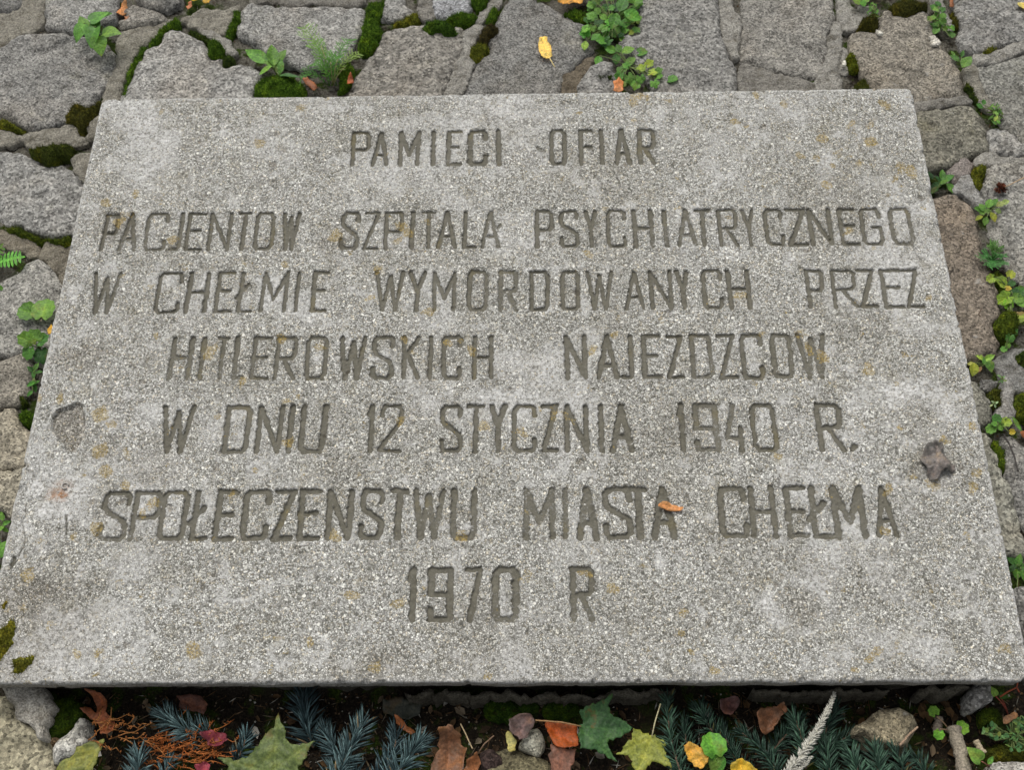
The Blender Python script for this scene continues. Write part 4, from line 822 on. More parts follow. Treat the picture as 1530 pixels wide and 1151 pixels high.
def scatter_leaves(poly, n, smin, smax, kinds, colors):
    poly = np.array(poly, float); mn, mx = poly.min(0), poly.max(0); out = []; tries = 0
    while len(out) < n and tries < 4000:
        tries += 1
        q = mn+RS.rand(2)*(mx-mn)
        if inside(q[None], poly)[0] and all(np.hypot(q[0]-o[0], q[1]-o[1]) > smin*.42 for o in out):
            out.append((q[0], q[1], random.uniform(smin, smax), random.uniform(-140, 140), random.choice(kinds), random.choice(colors), random.uniform(.004, .020)))
    return out
plant('seedling', 'leafy seedling with heart shaped light green leaves growing on the big rough stone', 'plant', (136, 45),
      [(118, 47, 34, 205, None, None, .022), (147, 24, 32, 60, None, None, .02), (160, 22, 18, 80, None, MG, .016), (124, 32, 22, 330, None, None, .018), (138, 54, 34, 190, None, None, .03), (148, 67, 32, 168, None, None, .026), (165, 49, 34, 100, None, None, .024), (144, 36, 22, 20, None, MG, .016), (152, 46, 20, 120, None, DG, .01)],
      z=-.028, kinds='heart', color=LG, pitch=.3)
plant('rosette_weed', 'broad leafed green rosette growing from the moss behind the slab', 'plant', (412, 108),
      [(384, 84, 40, 300), (408, 82, 34, 352), (420, 84, 30, 20), (396, 104, 22, 250), (432, 112, 36, 100, 'thin', DG), (404, 96, 22, 280, None, LG), (418, 100, 26, 5, None, MG)], kinds='oval', color=LG, z=-.034)
r_ = thing('feathery_weed', at(498, 128, -.045)); tag(r_, 'feathery light green weed with thin yellow stalks behind the word PAMIECI', 'plant')
def frond(root, a, b, n, wl, col, up_=.02, name='frond'):
    pts = curve_pts(a, b, 8, (0, 0, up_)); V, F = tube(pts, [.0007]*6+[.0004]*2, 4); mb = MB(); mb.add(V, F)
    for i in range(n):
        t = .12+.88*i/n; k = t*7; j = min(int(k), 6); p = pts[j].lerp(pts[j+1], k-j); d = (pts[j+1]-pts[j]).normalized()
        for s in (-1, 1):
            sd_ = d.cross(Vector((0, 0, 1))).normalized()*s; L = wl*math.sin(math.pi*min(.9, .25+.7*(1-t)*.9))*random.uniform(.7, 1.2)
            e = p+(sd_*.85+d*.5+Vector((0, 0, random.uniform(-.2, .4)))).normalized()*L
            for q in range(3):
                f0 = p.lerp(e, .25*q+.2); e2 = f0+(d*.6+sd_*random.uniform(-.2, .9)).normalized()*L*.42
                w = Vector((0, 0, 1)).cross(e2-f0).normalized()*.0007
                mb.add([f0-w, f0+w, e2+w*.4, e2-w*.4], [(0, 1, 2, 3)])
            w = Vector((0, 0, 1)).cross(e-p).normalized()*.0006
            mb.add([p-w, p+w, e], [(0, 1, 2)])
    return mb.build(name, STEM, root, col)
bz = at(498, 128, -.04)
for (qx, qy), n, wl, c in (((452, 38), 16, .020, (.13, .24, .035)), ((470, 60), 14, .018, (.10, .22, .03)), ((524, 58), 13, .016, (.07, .20, .025)), ((540, 80), 11, .014, (.16, .24, .05)), ((466, 96), 10, .016, (.06, .17, .02)), ((508, 84), 12, .014, (.06, .18, .02)), ((448, 118), 9, .014, (.05, .15, .02)), ((486, 78), 12, .014, (.08, .2, .03))):
    frond(r_, bz+Vector((random.uniform(-.008, .008), 0, 0)), at(qx, qy, -.02), n, wl, c)
for qx, qy in ((480, 68), (494, 92), (516, 100), (505, 88)):
    V, F = tube(curve_pts(bz, at(qx, qy, .0), 6, (0, 0, .006)), .0006, 4); mesh_ob('stalk', V, F, STEM, r_, True, None, None, (.26, .24, .10))
plant('celandine', 'dense bright green celandine patch growing behind the slab beside the broad flat stone', 'plant', (915, 40),
      scatter_leaves([(882, -20), (960, -20), (962, 20), (955, 40), (945, 52), (925, 62), (905, 66), (890, 60), (872, 50), (876, 25)], 60, 12, 22, ['lobed', 'tri', 'wide', 'lobed'], [LG, MG, LG, (.10, .30, .03), DG]) +
      [(918, 30, 30, 200, 'wide', LG, .03), (945, 22, 34, 110, 'wide', LG, .026), (930, 6, 30, 20, 'wide', MG, .026), (874, 67, 18, 190, 'wide', (.20, .30, .04), .01), (884, 24, 20, 300, 'lobed', LG, .02), (875, 42, 18, 250, 'lobed', LG, .02), (943, 48, 12, 90, 'lobed', YG, .01), (950, 0, 24, 40, 'lobed', LG, .02), (890, 0, 24, 320, 'wide', MG, .02)], pitch=.35)
plant('celandine', 'looser celandine shoots trailing down to the far slab edge', 'plant', (938, 100),
      [(912, 74, 22, 285, 'wide', LG), (924, 72, 18, 340, 'wide', MG), (938, 74, 24, 70, 'wide', LG), (921, 87, 20, 185, 'wide', MG), (942, 91, 20, 60, 'wide', LG), (958, 78, 20, 80, 'round', LG), (894, 90, 20, 190, 'wide', LG), (928, 104, 20, 240), (940, 116, 22, 150), (925, 113, 18, 210), (958, 102, 18, 60, None, YG), (970, 95, 18, 60, None, YG), (975, 108, 22, 90, None, YG), (984, 106, 16, 70), (957, 117, 18, 170), (950, 126, 18, 200), (978, 124, 18, 160), (930, 124, 16, 200), (1004, 119, 20, 90, 'round', LG), (985, 114, 14, 100), (936, 98, 16, 300)], kinds='lobed', color=LG)
plant('clover', 'small clover growing beside the white chips', 'plant', (1396, 35), scatter_leaves([(1384, 22), (1394, 5), (1400, -10), (1408, 10), (1412, 30), (1428, 46), (1424, 54), (1410, 42), (1396, 46), (1382, 34)], 18, 9, 14, ['round', 'lobed'], [LG, MG, (.13, .25, .05)]), group='little weeds between the stones')
plant('weed', 'two leaved weed in the joint at the foot of the pale diagonal ridge', 'plant', (1434, 98), [(1444, 92, 22, 40, 'wide', LG, .02), (1427, 86, 18, 310, 'oval', MG), (1424, 80, 12, 340, 'oval', LG), (1438, 80, 12, 20, 'oval', MG)], group='little weeds between the stones')
plant('weed', 'tiny fuzzy weed on top of the dark olive moss cushion', 'plant', (1304, 24), scatter_leaves([(1297, 6), (1310, 4), (1312, 22), (1304, 28), (1296, 20)], 16, 7, 11, ['thin', 'oval'], [LG, MG]), group='little weeds between the stones')
plant('weed', 'bright round leaved weed at the far picture edge beside the forked mortar', 'plant', (1286, -4), [(1282, 0, 16, 300), (1292, -2, 16, 60), (1284, -10, 14, 0), (1290, 4, 10, 150)], kinds='round', color=LG, group='little weeds between the stones')
plant('weed', 'pale fine leaved weed in the deep gap beside the olive grey stone', 'plant', (1488, 172), scatter_leaves([(1482, 156), (1492, 154), (1498, 172), (1494, 186), (1484, 184), (1478, 172)], 24, 7, 12, ['oval', 'thin'], [LG, (.16, .28, .06), MG])+[(1464, 158, 12, 300, 'wide', MG), (1470, 152, 10, 20, 'wide', MG)], group='little weeds between the stones')
plant('weed', 'dark green rosette in the hole at the slab edge beside the pinkish mortar piece', 'plant', (1407, 274), [(1398, 278, 22, 250, None, DG), (1408, 262, 20, 10), (1416, 266, 22, 60), (1421, 281, 20, 140, 'wide', LG), (1396, 284, 16, 230, None, DG), (1410, 272, 14, 80, None, LG), (1402, 268, 16, 320, None, DG), (1391, 262, 16, 340, None, DG)], kinds='oval', color=MG, z=-.045, group='little weeds between the stones')
plant('weed', 'light green many leaved weed between the reddish stone and the brown bud', 'plant', (1478, 316), [(1462, 313, 14, 280), (1468, 310, 14, 320), (1478, 304, 18, 20), (1486, 302, 14, 40), (1473, 330, 14, 200, None, LG), (1484, 324, 16, 160, None, YG), (1463, 325, 12, 250, None, YG), (1495, 305, 14, 70, None, (.2, .3, .1)), (1502, 302, 12, 80, None, (.2, .3, .1)), (1492, 315, 12, 110, None, (.2, .3, .1)), (1476, 316, 12, 100), (1468, 318, 10, 260)], kinds='wide', color=LG, group='little weeds between the stones')
r_ = thing('feathery_tuft', at(1482, 392, -.05)); tag(r_, 'feathery green tuft growing from the joint beside the long reddish stone', 'plant', 'little weeds between the stones')
for qx, qy in ((1463, 386), (1470, 380), (1478, 366), (1484, 362), (1492, 370), (1498, 384), (1500, 396), (1486, 400), (1476, 398), (1490, 380)):
    frond(r_, at(1482, 390, -.045), at(qx, qy, -.018), 8, .010, (.055, .19, .04) if qy > 372 else (.11, .24, .05), .006)
plant('weed', 'yellow green scalloped weed beside the foot of the pale mortar strip', 'plant', (1505, 432), [(1481, 416, 14, 250, None, YG), (1496, 420, 16, 320, None, YG), (1499, 424, 14, 120, None, YG), (1510, 410, 15, 30, None, YG), (1506, 431, 10, 90, None, (.55, .40, .05)), (1502, 446, 24, 250, None, (.2, .38, .03)), (1507, 454, 18, 170, None, (.22, .4, .03)), (1520, 446, 20, 80, None, LG), (1528, 452, 18, 100, None, LG), (1524, 474, 22, 80, None, YG), (1516, 438, 14, 50, None, DG), (1512, 424, 12, 60, None, DG), (1525, 436, 18, 60, None, MG), (1514, 495, 14, 170, None, MG), (1509, 505, 14, 200, None, MG), (1516, 482, 12, 120, None, MG), (1500, 522, 10, 240, None, LG), (1506, 516, 10, 200, None, LG)], kinds='geran', color=LG, group='little weeds between the stones')
plant('weed', 'pale green weed at the slab edge below the reddish brown stone', 'plant', (1472, 548), [(1464, 534, 18, 290, 'oval', (.22, .40, .06)), (1478, 535, 18, 70, 'oval', (.22, .40, .06)), (1480, 548, 18, 165, 'heart', LG), (1455, 552, 20, 190, 'wide', YG), (1470, 540, 12, 0, 'oval', LG), (1452, 545, 14, 280, 'wide', (.35, .4, .1)), (1464, 552, 10, 210, 'oval', (.3, .22, .1))], z=-.045, group='little weeds between the stones')
plant('weed', 'cluster of round light green leaves in the joint by the narrow slab side stone', 'plant', (1490, 634), [(1481, 641, 16, 240), (1489, 626, 14, 350, None, MG), (1504, 631, 16, 60, None, (.22, .38, .05)), (1495, 637, 14, 110), (1512, 646, 10, 100, None, (.4, .32, .03)), (1486, 634, 10, 300), (1520, 634, 26, 150, 'thin', LG)], kinds='geran', color=LG, group='little weeds between the stones')
plant('weed', 'tiny pale weed on the dark moss beside the smooth mortar strip', 'plant', (1486, 604), [(1484, 601, 7, 300), (1489, 602, 7, 60), (1487, 607, 6, 160), (1481, 606, 6, 240)], kinds='oval', color=(.3, .38, .2), group='little weeds between the stones')
plant('weed', 'tiny leaved weed on the small dark stone level with 1940', 'plant', (1496, 566), [(1493, 562, 7, 300), (1499, 564, 7, 60), (1497, 570, 7, 160), (1494, 570, 6, 240), (1502, 569, 6, 90)], kinds='oval', color=(.18, .30, .12), group='little weeds between the stones')
plant('weed', 'dark leafed weed at the slab edge near the end of CHEŁMA', 'plant', (1520, 845), [(1514, 840, 24, 300, None, DG), (1522, 838, 20, 20, None, MG), (1520, 856, 20, 190, 'wide', LG), (1532, 862, 24, 150, 'wide', LG), (1528, 848, 20, 100, None, MG), (1524, 884, 14, 60, 'wide', YG), (1512, 850, 16, 240, None, DG), (1540, 845, 22, 80, None, MG)], kinds='oval', color=MG, z=-.05, group='little weeds between the stones')
plant('fern_leaf', 'bright green toothed leaf reaching in beside the brown mortar strip', 'plant', (-6, 392), [(16, 388, 46, 82, 'pinn', (.12, .33, .04), .02), (-8, 380, 40, 40, 'pinn', MG, .02), (0, 430, 14, 110, 'oval', MG)])
plant('ground_ivy', 'two round green leaves lying on the stone beside W CHEŁMIE', 'plant', (72, 470), [(41, 466, 31, 290, 'round', LG, .018), (65, 463, 36, 4, 'round', LG, .022)], pitch=.2, stem_col=(.3, .22, .18))
plant('ground_ivy', 'folded scalloped green leaves at the slab edge below the two round leaves', 'plant', (62, 525), [(40, 508, 26, 280, 'geran', LG, .02), (52, 504, 26, 330, 'geran', LG, .024), (62, 508, 22, 60, 'geran', MG, .02), (42, 526, 22, 200, 'geran', MG, .016), (62, 530, 26, 170, 'geran', DG, .012)], pitch=.45)
plant('weed', 'small dark seedling at the slab edge level with HITLEROWSKICH', 'plant', (52, 565), [(46, 552, 14, 300), (54, 548, 14, 20), (50, 560, 14, 190), (58, 556, 12, 90), (46, 574, 16, 250), (52, 580, 14, 170), (54, 572, 12, 60), (44, 588, 12, 230)], kinds='oval', color=MG, group='little weeds between the stones')
plant('weed', 'green leaves cut off by the picture edge level with SPOŁECZEŃSTWO', 'plant', (0, 790), [(3, 772, 16, 340), (9, 782, 14, 70), (0, 790, 16, 250), (8, 792, 12, 120), (3, 822, 26, 20, 'wide', LG), (-6, 812, 20, 300, 'wide', LG)], kinds='oval', color=LG, group='little weeds between the stones')
plant('geranium_seedling', 'small scalloped bright green leaves round the stick in front of the slab', 'plant', (1420, 1095), [(1395, 1064, 16, 330), (1403, 1098, 17, 200), (1437, 1088, 20, 20), (1432, 1111, 14, 170, None, YG)], kinds='geran', color=(.14, .36, .03), z=-.085, h=.02, pitch=.25, stem_col=(.3, .2, .12))
plant('weed', 'heart shaped green leaf with red stalks by the near picture edge', 'plant', (1478, 1150), [(1456, 1128, 28, 315, 'heart', LG, .03), (1480, 1137, 15, 40, 'oval', LG, .02)], z=-.085, stem_col=(.28, .12, .07))
plant('thyme', 'low grey green thyme like plant at the near picture edge', 'plant', (1510, 1105), scatter_leaves([(1466, 1092), (1480, 1082), (1500, 1090), (1515, 1075), (1535, 1072), (1535, 1125), (1512, 1122), (1495, 1106), (1476, 1102)], 90, 7, 11, ['oval', 'thin', 'wide'], [(.09, .22, .07), (.12, .26, .09), (.06, .16, .05), (.15, .26, .06)]), z=-.08, h=.02, pitch=.4)
r_ = plant('vine', 'red stemmed vine with two leaves at the near slab corner', 'plant', (1506, 1068), [(1485, 1034, 16, 340, 'heart', (.2, .34, .05), .04), (1500, 1041, 15, 100, 'heart', MG, .03)], z=-.085, stem_col=(.22, .05, .03), stemr=.0009)
V, F = tube([at(1494, 1042, -.05), at(1506, 1034, -.045), at(1519, 1028, -.04), at(1521, 1018, -.035)], [.0012, .0011, .001, .0008], 5); mesh_ob('branch', V, F, STEM, r_, True, None, None, (.3, .07, .03))
V, F = tube([at(1519, 1028, -.04), at(1523, 1035, -.045)], .0009, 5); mesh_ob('branch', V, F, STEM, r_, True, None, None, (.3, .07, .03))

# fallen leaves traced from their outlines, each a curled sheet lying on what is under it
def fallen(name, label, px, z, color, ribs=(), curl=.006, rough=.004, spot=.3, petiole=None, seed=0, cat='leaf', lift=None, group='fallen leaves', freq=42):
    poly = world_poly(px, z); poly = resample(chaikin(poly, 1, .09), .0024)
    poly = poly+np.stack([fbm(poly[:, 0], poly[:, 1], 150, 3, seed+1), fbm(poly[:, 0], poly[:, 1], 150, 3, seed+2)], 1)*.0032
    if name == 'maple_leaf' or 'toothed' in label:
        pc = poly.mean(0); sw = (np.arange(len(poly)) % 4)/3.0-.5; dr = poly-pc; poly = poly+dr/np.linalg.norm(dr, axis=1)[:, None]*(sw*.0022)[:, None]
    V, F, B = fill(poly, .0026); c = V.mean(0); d = np.linalg.norm(V-c, axis=1); r = d.max()
    ang = fbm(V[:, 0]-c[0], V[:, 1]-c[1], 1.2/r, 2, seed+3)
    zz = z+curl*1.3*(d/r)**2*(1+1.3*ang)+rough*1.5*fbm(V[:, 0], V[:, 1], freq, 4, seed+4)
    if lift: zz = zz+(V[:, 0]-c[0])*lift[0]+(V[:, 1]-c[1])*lift[1]
    vein = np.zeros(len(V))
    for line_ in ribs:
        q = np.array([at(a, b, z)[:2] for a, b in line_]); vein = np.maximum(vein, np.exp(-(polydist(V, q, False)/.0016)**2))
    for line_ in ribs:
        q = np.array([at(a, b, z)[:2] for a, b in line_]); a0, b0 = q[0], q[-1]; dv = (b0-a0); Ld = np.linalg.norm(dv); dv /= Ld; nv = np.array([-dv[1], dv[0]])
        for k in range(1, 8):
            p0 = a0+dv*Ld*k/8
            for sg in (-1, 1): vein = np.maximum(vein, .55*np.exp(-(segdist(V, p0, p0+(dv*.75*(1 if k < 9 else -1)+nv*sg)*Ld*.30)/.0011)**2))
    if ribs: zz = zz-.0014*vein
    zz = np.maximum(zz, z-.012)
    b = at(px[0][0], px[0][1], z); loc = (c[0], c[1], float(zz.min()))
    # thin but real sheet
    V3 = np.column_stack([V, zz]); N = len(V3); lo = V3.copy(); lo[:, 2] -= .0007
    FF = list(F)+[tuple(i+N for i in f[::-1]) for f in F]+[(b_, a_, a_+N, b_+N) for a_, b_ in B]
    at_ = {'vein': np.concatenate([vein, vein]), 'spot': np.full(2*N, spot)}
    if petiole:
        root = thing(name, loc); tag(root, label, cat, group)
        mesh_ob('blade', np.vstack([V3, lo]), FF, LEAF, root, True, at_, None, color)
        pp = [at(a, b_, z+.004+.003*i) for i, (a, b_) in enumerate(petiole[0])]
        Vt, Ft = tube(pp, .0009, 5); mesh_ob('stalk', Vt, Ft, STEM, root, True, None, None, petiole[1]); return root
    o = mesh_ob(name, np.vstack([V3, lo]), FF, LEAF, None, True, at_, loc, color); tag(o, label, cat, group); return o
YEL, ORG, BRN, GBR, RBR = (.62, .42, .06), (.42, .10, .02), (.14, .06, .03), (.13, .085, .075), (.22, .08, .035)
fallen('fallen_leaf', 'single yellow oval leaf lying on the dark grey stone', P('804,66 806,59 811,55 816,57 820,63 823,71 825,80 823,86 818,87 812,85 807,79 804,72'), ZS+.006, (.74, .54, .13), [[(811, 56), (821, 86)]], .0015, .0006, .05, ([(821, 86), (825, 93), (829, 100)], (.5, .4, .18)), 1)
fallen('fallen_leaf', 'yellow and orange maple leaf cut off by the far picture edge', P('832,5 838,-10 850,-24 872,-20 884,-6 870,2 868,10 858,6 850,14 842,10'), ZS+.004, (.50, .27, .05), [[(872, -15), (840, 10)], [(860, -8), (866, 8)]], .008, .004, .7, None, 2)
fallen('fallen_leaf', 'orange seed head fragments beside the leafy seedling, the longer one', P('178,12 186,2 190,4 190,16 184,24 176,22'), ZS-.004, (.55, .24, .08), (), .006, .004, .3, None, 3)
fallen('fallen_leaf', 'small round orange scrap below the longer seed head fragment', P('186,26 192,23 195,28 190,32 186,31'), ZS-.004, (.55, .24, .12), (), .004, .003, .2, None, 4)
fallen('fallen_leaf', 'orange scrap cut off by the far picture edge above the moss line', P('278,10 281,5 287,3 288,8 284,12 280,13'), ZS-.004, (.58, .22, .10), (), .004, .003, .2, None, 5)
fallen('fallen_leaf', 'yellow orange leaf scrap at the far picture edge above the branching mortar', P('300,-4 308,-6 314,0 311,4 303,4'), ZS-.002, (.70, .40, .04), (), .004, .003, .5, None, 6)
fallen('fallen_leaf', 'bright yellow scrap beside the orange scrap at the far picture edge', P('286,-6 294,-8 294,2 288,4'), ZS-.004, (.72, .5, .04), (), .004, .003, .2, None, 61)
fallen('fallen_leaf', 'pale yellow leaf at the far corner of the picture', P('1517,9 1524,4 1534,2 1545,6 1545,15 1532,15 1524,11'), ZS+.004, (.66, .55, .16), (), .004, .002, .1, None, 7)
fallen('fallen_leaf', 'small yellow leaf tip caught at the slab edge under the two round leaves', P('70,494 76,486 80,490 76,500 71,500'), -.025, (.62, .38, .04), (), .003, .002, .2, None, 8)
fallen('fallen_leaf', 'orange leaf tip at the far slab edge under the celandine', P('917,124 924,120 932,124 930,136 916,136'), -.026, (.62, .26, .10), (), .004, .003, .2, None, 9)
fallen('fallen_leaf', 'orange brown leaf scrap cut off by the picture edge level with 1940', P('1519,652 1526,648 1545,646 1545,660 1524,658'), ZS+.002, (.45, .17, .07), (), .006, .004, .3, None, 10)
fallen('fallen_leaf', 'rusty scrap in the joint behind the feathery weed', P('452,118 460,116 470,124 476,136 468,136 458,127'), -.030, (.32, .12, .05), (), .004, .004, .3, None, 11)
fallen('fallen_leaf', 'rusty curled scrap beside the warm grey stone behind the slab', P('518,122 526,114 530,118 526,128 519,130'), -.030, (.40, .12, .05), (), .005, .004, .2, None, 12)
fallen('fallen_leaf', 'brown leaf scrap in the joint at the far picture edge beside the moss', P('1418,2 1424,-4 1426,10 1421,16 1417,10'), ZS-.002, (.25, .09, .03), (), .006, .004, .3, None, 13)
fallen('seed_wing', 'orange winged seed lying across the last letter of MIASTA', P('983,751 989,749 1003,753 1014,756 1020,760 1018,763 1009,764 999,762 989,758 984,755'), .003, (.50, .24, .085), [[(984, 753), (1018, 762)]], .003, .002, .4, None, 14, 'seed')
fallen('crumpled_leaf', 'crumpled dry grey leaf lying on the slab beside the R of 1940 R.', P('1388,664 1397,660 1408,661 1410,670 1406,678 1414,681 1421,689 1429,693 1428,703 1416,706 1409,703 1406,710 1399,717 1391,716 1385,700 1375,686 1379,673'), .007, (.165, .15, .138), [[(1402, 664), (1400, 684), (1396, 712)], [(1400, 684), (1426, 698)]], .001, .0090, 0, None, 15, freq=62)
fallen('fallen_leaf', 'curled reddish brown leaf under the near slab corner beside the moss bed', P('133,1036 157,1038 163,1068 175,1083 171,1101 153,1101 147,1083 127,1068 122,1060 137,1058 145,1068 143,1048'), -.062, (.25, .085, .035), [[(150, 1040), (160, 1095)]], .012, .012, .3, None, 16)
fallen('fallen_leaf', 'dull olive green leaf in the near corner beside the white rock', P('157,1105 155,1119 145,1136 141,1150 140,1195 75,1195 86,1150 98,1134 112,1132 118,1119 135,1111'), -.058, (.17, .19, .045), [[(156, 1107), (110, 1180)], [(140, 1125), (100, 1140)]], .006, .004, .3, None, 17)
fallen('maple_leaf', 'large pointed green maple leaf in front of the slab, cut off by the picture edge', P('415,1066 423,1083 432,1111 446,1115 474,1107 460,1123 456,1138 444,1150 446,1200 336,1200 342,1150 328,1134 348,1138 372,1132 387,1115 395,1099 411,1085'), -.045, (.105, .145, .042), [[(415, 1068), (408, 1180)], [(408, 1150), (470, 1108)], [(404, 1155), (330, 1136)]], .006, .005, .3, None, 18)
fallen('maple_leaf', 'dark green maple leaf with orange tips beside the orange leaf', P('917,1040 909,1060 913,1070 930,1077 946,1091 938,1099 917,1105 905,1110 913,1123 925,1142 907,1130 887,1121 868,1119 864,1095 870,1079 866,1070 875,1058 895,1050'), -.055, (.040, .105, .032), [[(868, 1086), (944, 1092)], [(868, 1086), (915, 1044)], [(868, 1090), (922, 1140)]], .010, .004, .75, ([(868, 1086), (840, 1080), (800, 1077)], (.34, .20, .09)), 19)
fallen('maple_leaf', 'yellow green maple leaf with a long pale stalk', P('948,1087 962,1093 974,1101 983,1103 997,1111 993,1125 1003,1150 981,1140 975,1138 962,1152 948,1162 946,1140 938,1130 921,1128 932,1117 944,1105'), -.052, (.215, .245, .042), [[(975, 1100), (950, 1160)], [(974, 1102), (924, 1127)], [(974, 1102), (1000, 1148)], [(974, 1101), (948, 1090)]], .006, .003, .5, ([(974, 1101), (979, 1078), (987, 1052)], (.50, .45, .26)), 20)
fallen('fallen_leaf', 'bright orange red leaf with dark veins beside the dark green maple leaf', P('811,1079 844,1079 862,1085 866,1117 836,1121 825,1107'), -.058, (.33, .075, .014), [[(814, 1081), (864, 1116)], [(830, 1085), (840, 1112)], [(845, 1083), (858, 1108)]], .008, .008, .35, None, 21)
fallen('fallen_leaf', 'smooth brown leaf under the bright orange red leaf', P('823,1113 836,1119 860,1121 856,1142 848,1165 825,1165 819,1132'), -.066, (.21, .10, .065), [[(842, 1116), (838, 1160)]], .004, .004, .2, None, 22)
fallen('fallen_leaf', 'grey brown leaf lying on the white speckled stone', P('760,1079 775,1068 797,1069 798,1085 789,1101 775,1109 768,1101 762,1091'), -.055, (.155, .105, .095), [[(795, 1070), (770, 1104)]], .006, .006, .2, None, 23)
fallen('fallen_leaf', 'pale yellow scrap under the grey brown leaf', P('759,1094 766,1096 768,1104 772,1112 770,1121 759,1122 757,1108'), -.066, (.55, .50, .18), (), .003, .003, .1, None, 24)
fallen('fallen_leaf', 'large dull brown leaf between the blue fir twigs and the moss bank', P('657,1095 671,1087 688,1099 690,1113 697,1119 694,1138 686,1165 645,1165 643,1146 655,1123'), -.060, (.19, .095, .05), [[(672, 1090), (668, 1160)]], .010, .008, .3, None, 25)
fallen('fallen_leaf', 'pointed orange brown leaf with an upright stalk beside the large dull brown leaf', P('714,1126 718,1140 712,1165 684,1165 700,1138'), -.060, (.30, .12, .045), (), .010, .006, .2, ([(714, 1127), (724, 1112), (738, 1100)], (.16, .10, .06)), 26)
fallen('fallen_leaf', 'dark grey green leaf deep under the near slab edge', P('573,1048 598,1042 622,1050 635,1046 625,1068 610,1075 588,1072 573,1068'), -.082, (.050, .055, .04), [[(575, 1058), (632, 1048)]], .006, .004, .2, None, 27)
fallen('fallen_leaf', 'narrow rusty leaf curling behind the blue fir twigs', P('591,1073 599,1074 612,1088 622,1094 616,1099 603,1092 594,1083'), -.068, (.28, .10, .035), (), .008, .006, .2, None, 28)
fallen('fallen_leaf', 'pinkish brown folded leaf deep under the near slab edge', P('1073,1048 1102,1043 1106,1052 1094,1068 1088,1079 1078,1070'), -.070, (.17, .09, .08), [[(1102, 1044), (1090, 1076)]], .014, .012, .1, None, 29)
fallen('fallen_leaf', 'cupped brown leaf among the green fir twigs', P('1129,1068 1137,1060 1167,1056 1174,1066 1161,1077 1153,1093 1139,1101 1133,1087'), -.058, (.17, .08, .04), [[(1170, 1062), (1138, 1098)]], .012, .008, .2, None, 30)
fallen('fallen_leaf', 'yellow toothed leaf touching the round green leaf', P('1022,1113 1035,1111 1047,1119 1059,1132 1051,1148 1039,1150 1023,1132'), -.050, (.50, .30, .045), [[(1024, 1114), (1052, 1146)]], .006, .004, .5, None, 31)
fallen('fallen_leaf', 'clear yellow leaf cut off by the near picture edge beside the heather', P('1092,1144 1106,1135 1118,1140 1132,1156 1128,1185 1096,1185'), -.048, (.52, .36, .03), [[(1106, 1136), (1114, 1180)]], .006, .004, .4, None, 32)
fallen('fallen_leaf', 'dull brown leaf behind the blue fir twig under the slab edge', P('268,1041 293,1039 309,1052 307,1072 296,1066 272,1062'), -.072, (.15, .07, .05), [[(270, 1048), (306, 1060)]], .006, .006, .2, None, 33)
fallen('petal', 'dark pink rose petal in the orange tangle', P('303,1100 320,1093 338,1096 345,1108 332,1118 312,1116'), -.056, (.22, .04, .055), (), .010, .006, 0, None, 34, 'petal')
fallen('petal', 'small pink petal by the near picture edge below the orange tangle', P('294,1146 304,1138 314,1142 317,1150 308,1165 294,1165'), -.056, (.32, .055, .08), (), .008, .004, 0, None, 35, 'petal')
fallen('fallen_leaf', 'light brown scrap beside the grey rock near the slab corner', P('1498,1072 1510,1068 1516,1072 1508,1082 1496,1084'), -.066, (.34, .18, .09), (), .006, .006, .2, None, 36)
plant('shamrock', 'bright round green leaf among the fir twigs beside the yellow toothed leaf', 'plant', (1072, 1140), [(1066, 1115, 40, 350, 'round', (.10, .30, .03), .03), (1071, 1146, 36, 190, 'heart', (.08, .27, .03), .024)], z=-.075, pitch=.15)

# small loose bits
def chip_of(name, label, px, z, color, cat, t=.004, group=None):
    o = slab_of(name, P(px), z, t, MORT, res=.002, edge=.0006, edge_w=.001, rough=.0006, smooth=0, seed=random.randrange(9999), color=color, jitter=.0006); tag(o, label, cat, group)
chip_of('shell_chip', 'largest of the white chips lying beside the clover', '1391,60 1400,56 1407,62 1402,66 1393,66', ZS+.008, (.66, .63, .56), 'chip', .005, 'white chips on the pink stone')
chip_of('shell_chip', 'white chip just behind the largest white chip', '1388,54 1396,51 1399,55 1393,58', ZS+.008, (.66, .63, .56), 'chip', .005, 'white chips on the pink stone')
chip_of('shell_chip', 'lone white chip at the foot of the dark olive moss cushion', '1309,43 1316,45 1321,49 1313,50', ZS+.008, (.68, .66, .58), 'chip', .005, 'white chips on the pink stone')
chip_of('pebble', 'tiny white pebble beside the green moss with pale shoots', '1259,90 1263,89 1265,95 1262,98 1259,95', ZS+.004, (.7, .68, .6), 'pebble', .004)
r_ = thing('bud', at(1495, 283, ZS+.002)); tag(r_, 'dry reddish brown bud with a pale stalk lying on the grey stone', 'bud'); mb = MB(); c0 = at(1495, 283, ZS+.006)
for _ in range(90):
    d = Vector((random.gauss(0, 1), random.gauss(0, 1), abs(random.gauss(0, .8)))).normalized(); L = random.uniform(.006, .011)
    s = d.cross(Vector((random.random(), random.random(), random.random()))).normalized()*.0016; e = c0+d*L
    mb.add([c0+d*.002-s*.6, c0+d*.002+s*.6, e+s, e+d*.001, e-s], [(0, 1, 2, 3, 4)])
mb.build('head', BARK, r_, (.12, .035, .015), False)
V, F = tube(curve_pts(c0, at(1532, 264, ZS+.014), 5), .0008, 5); mesh_ob('stalk', V, F, STEM, r_, True, None, None, (.38, .27, .16))
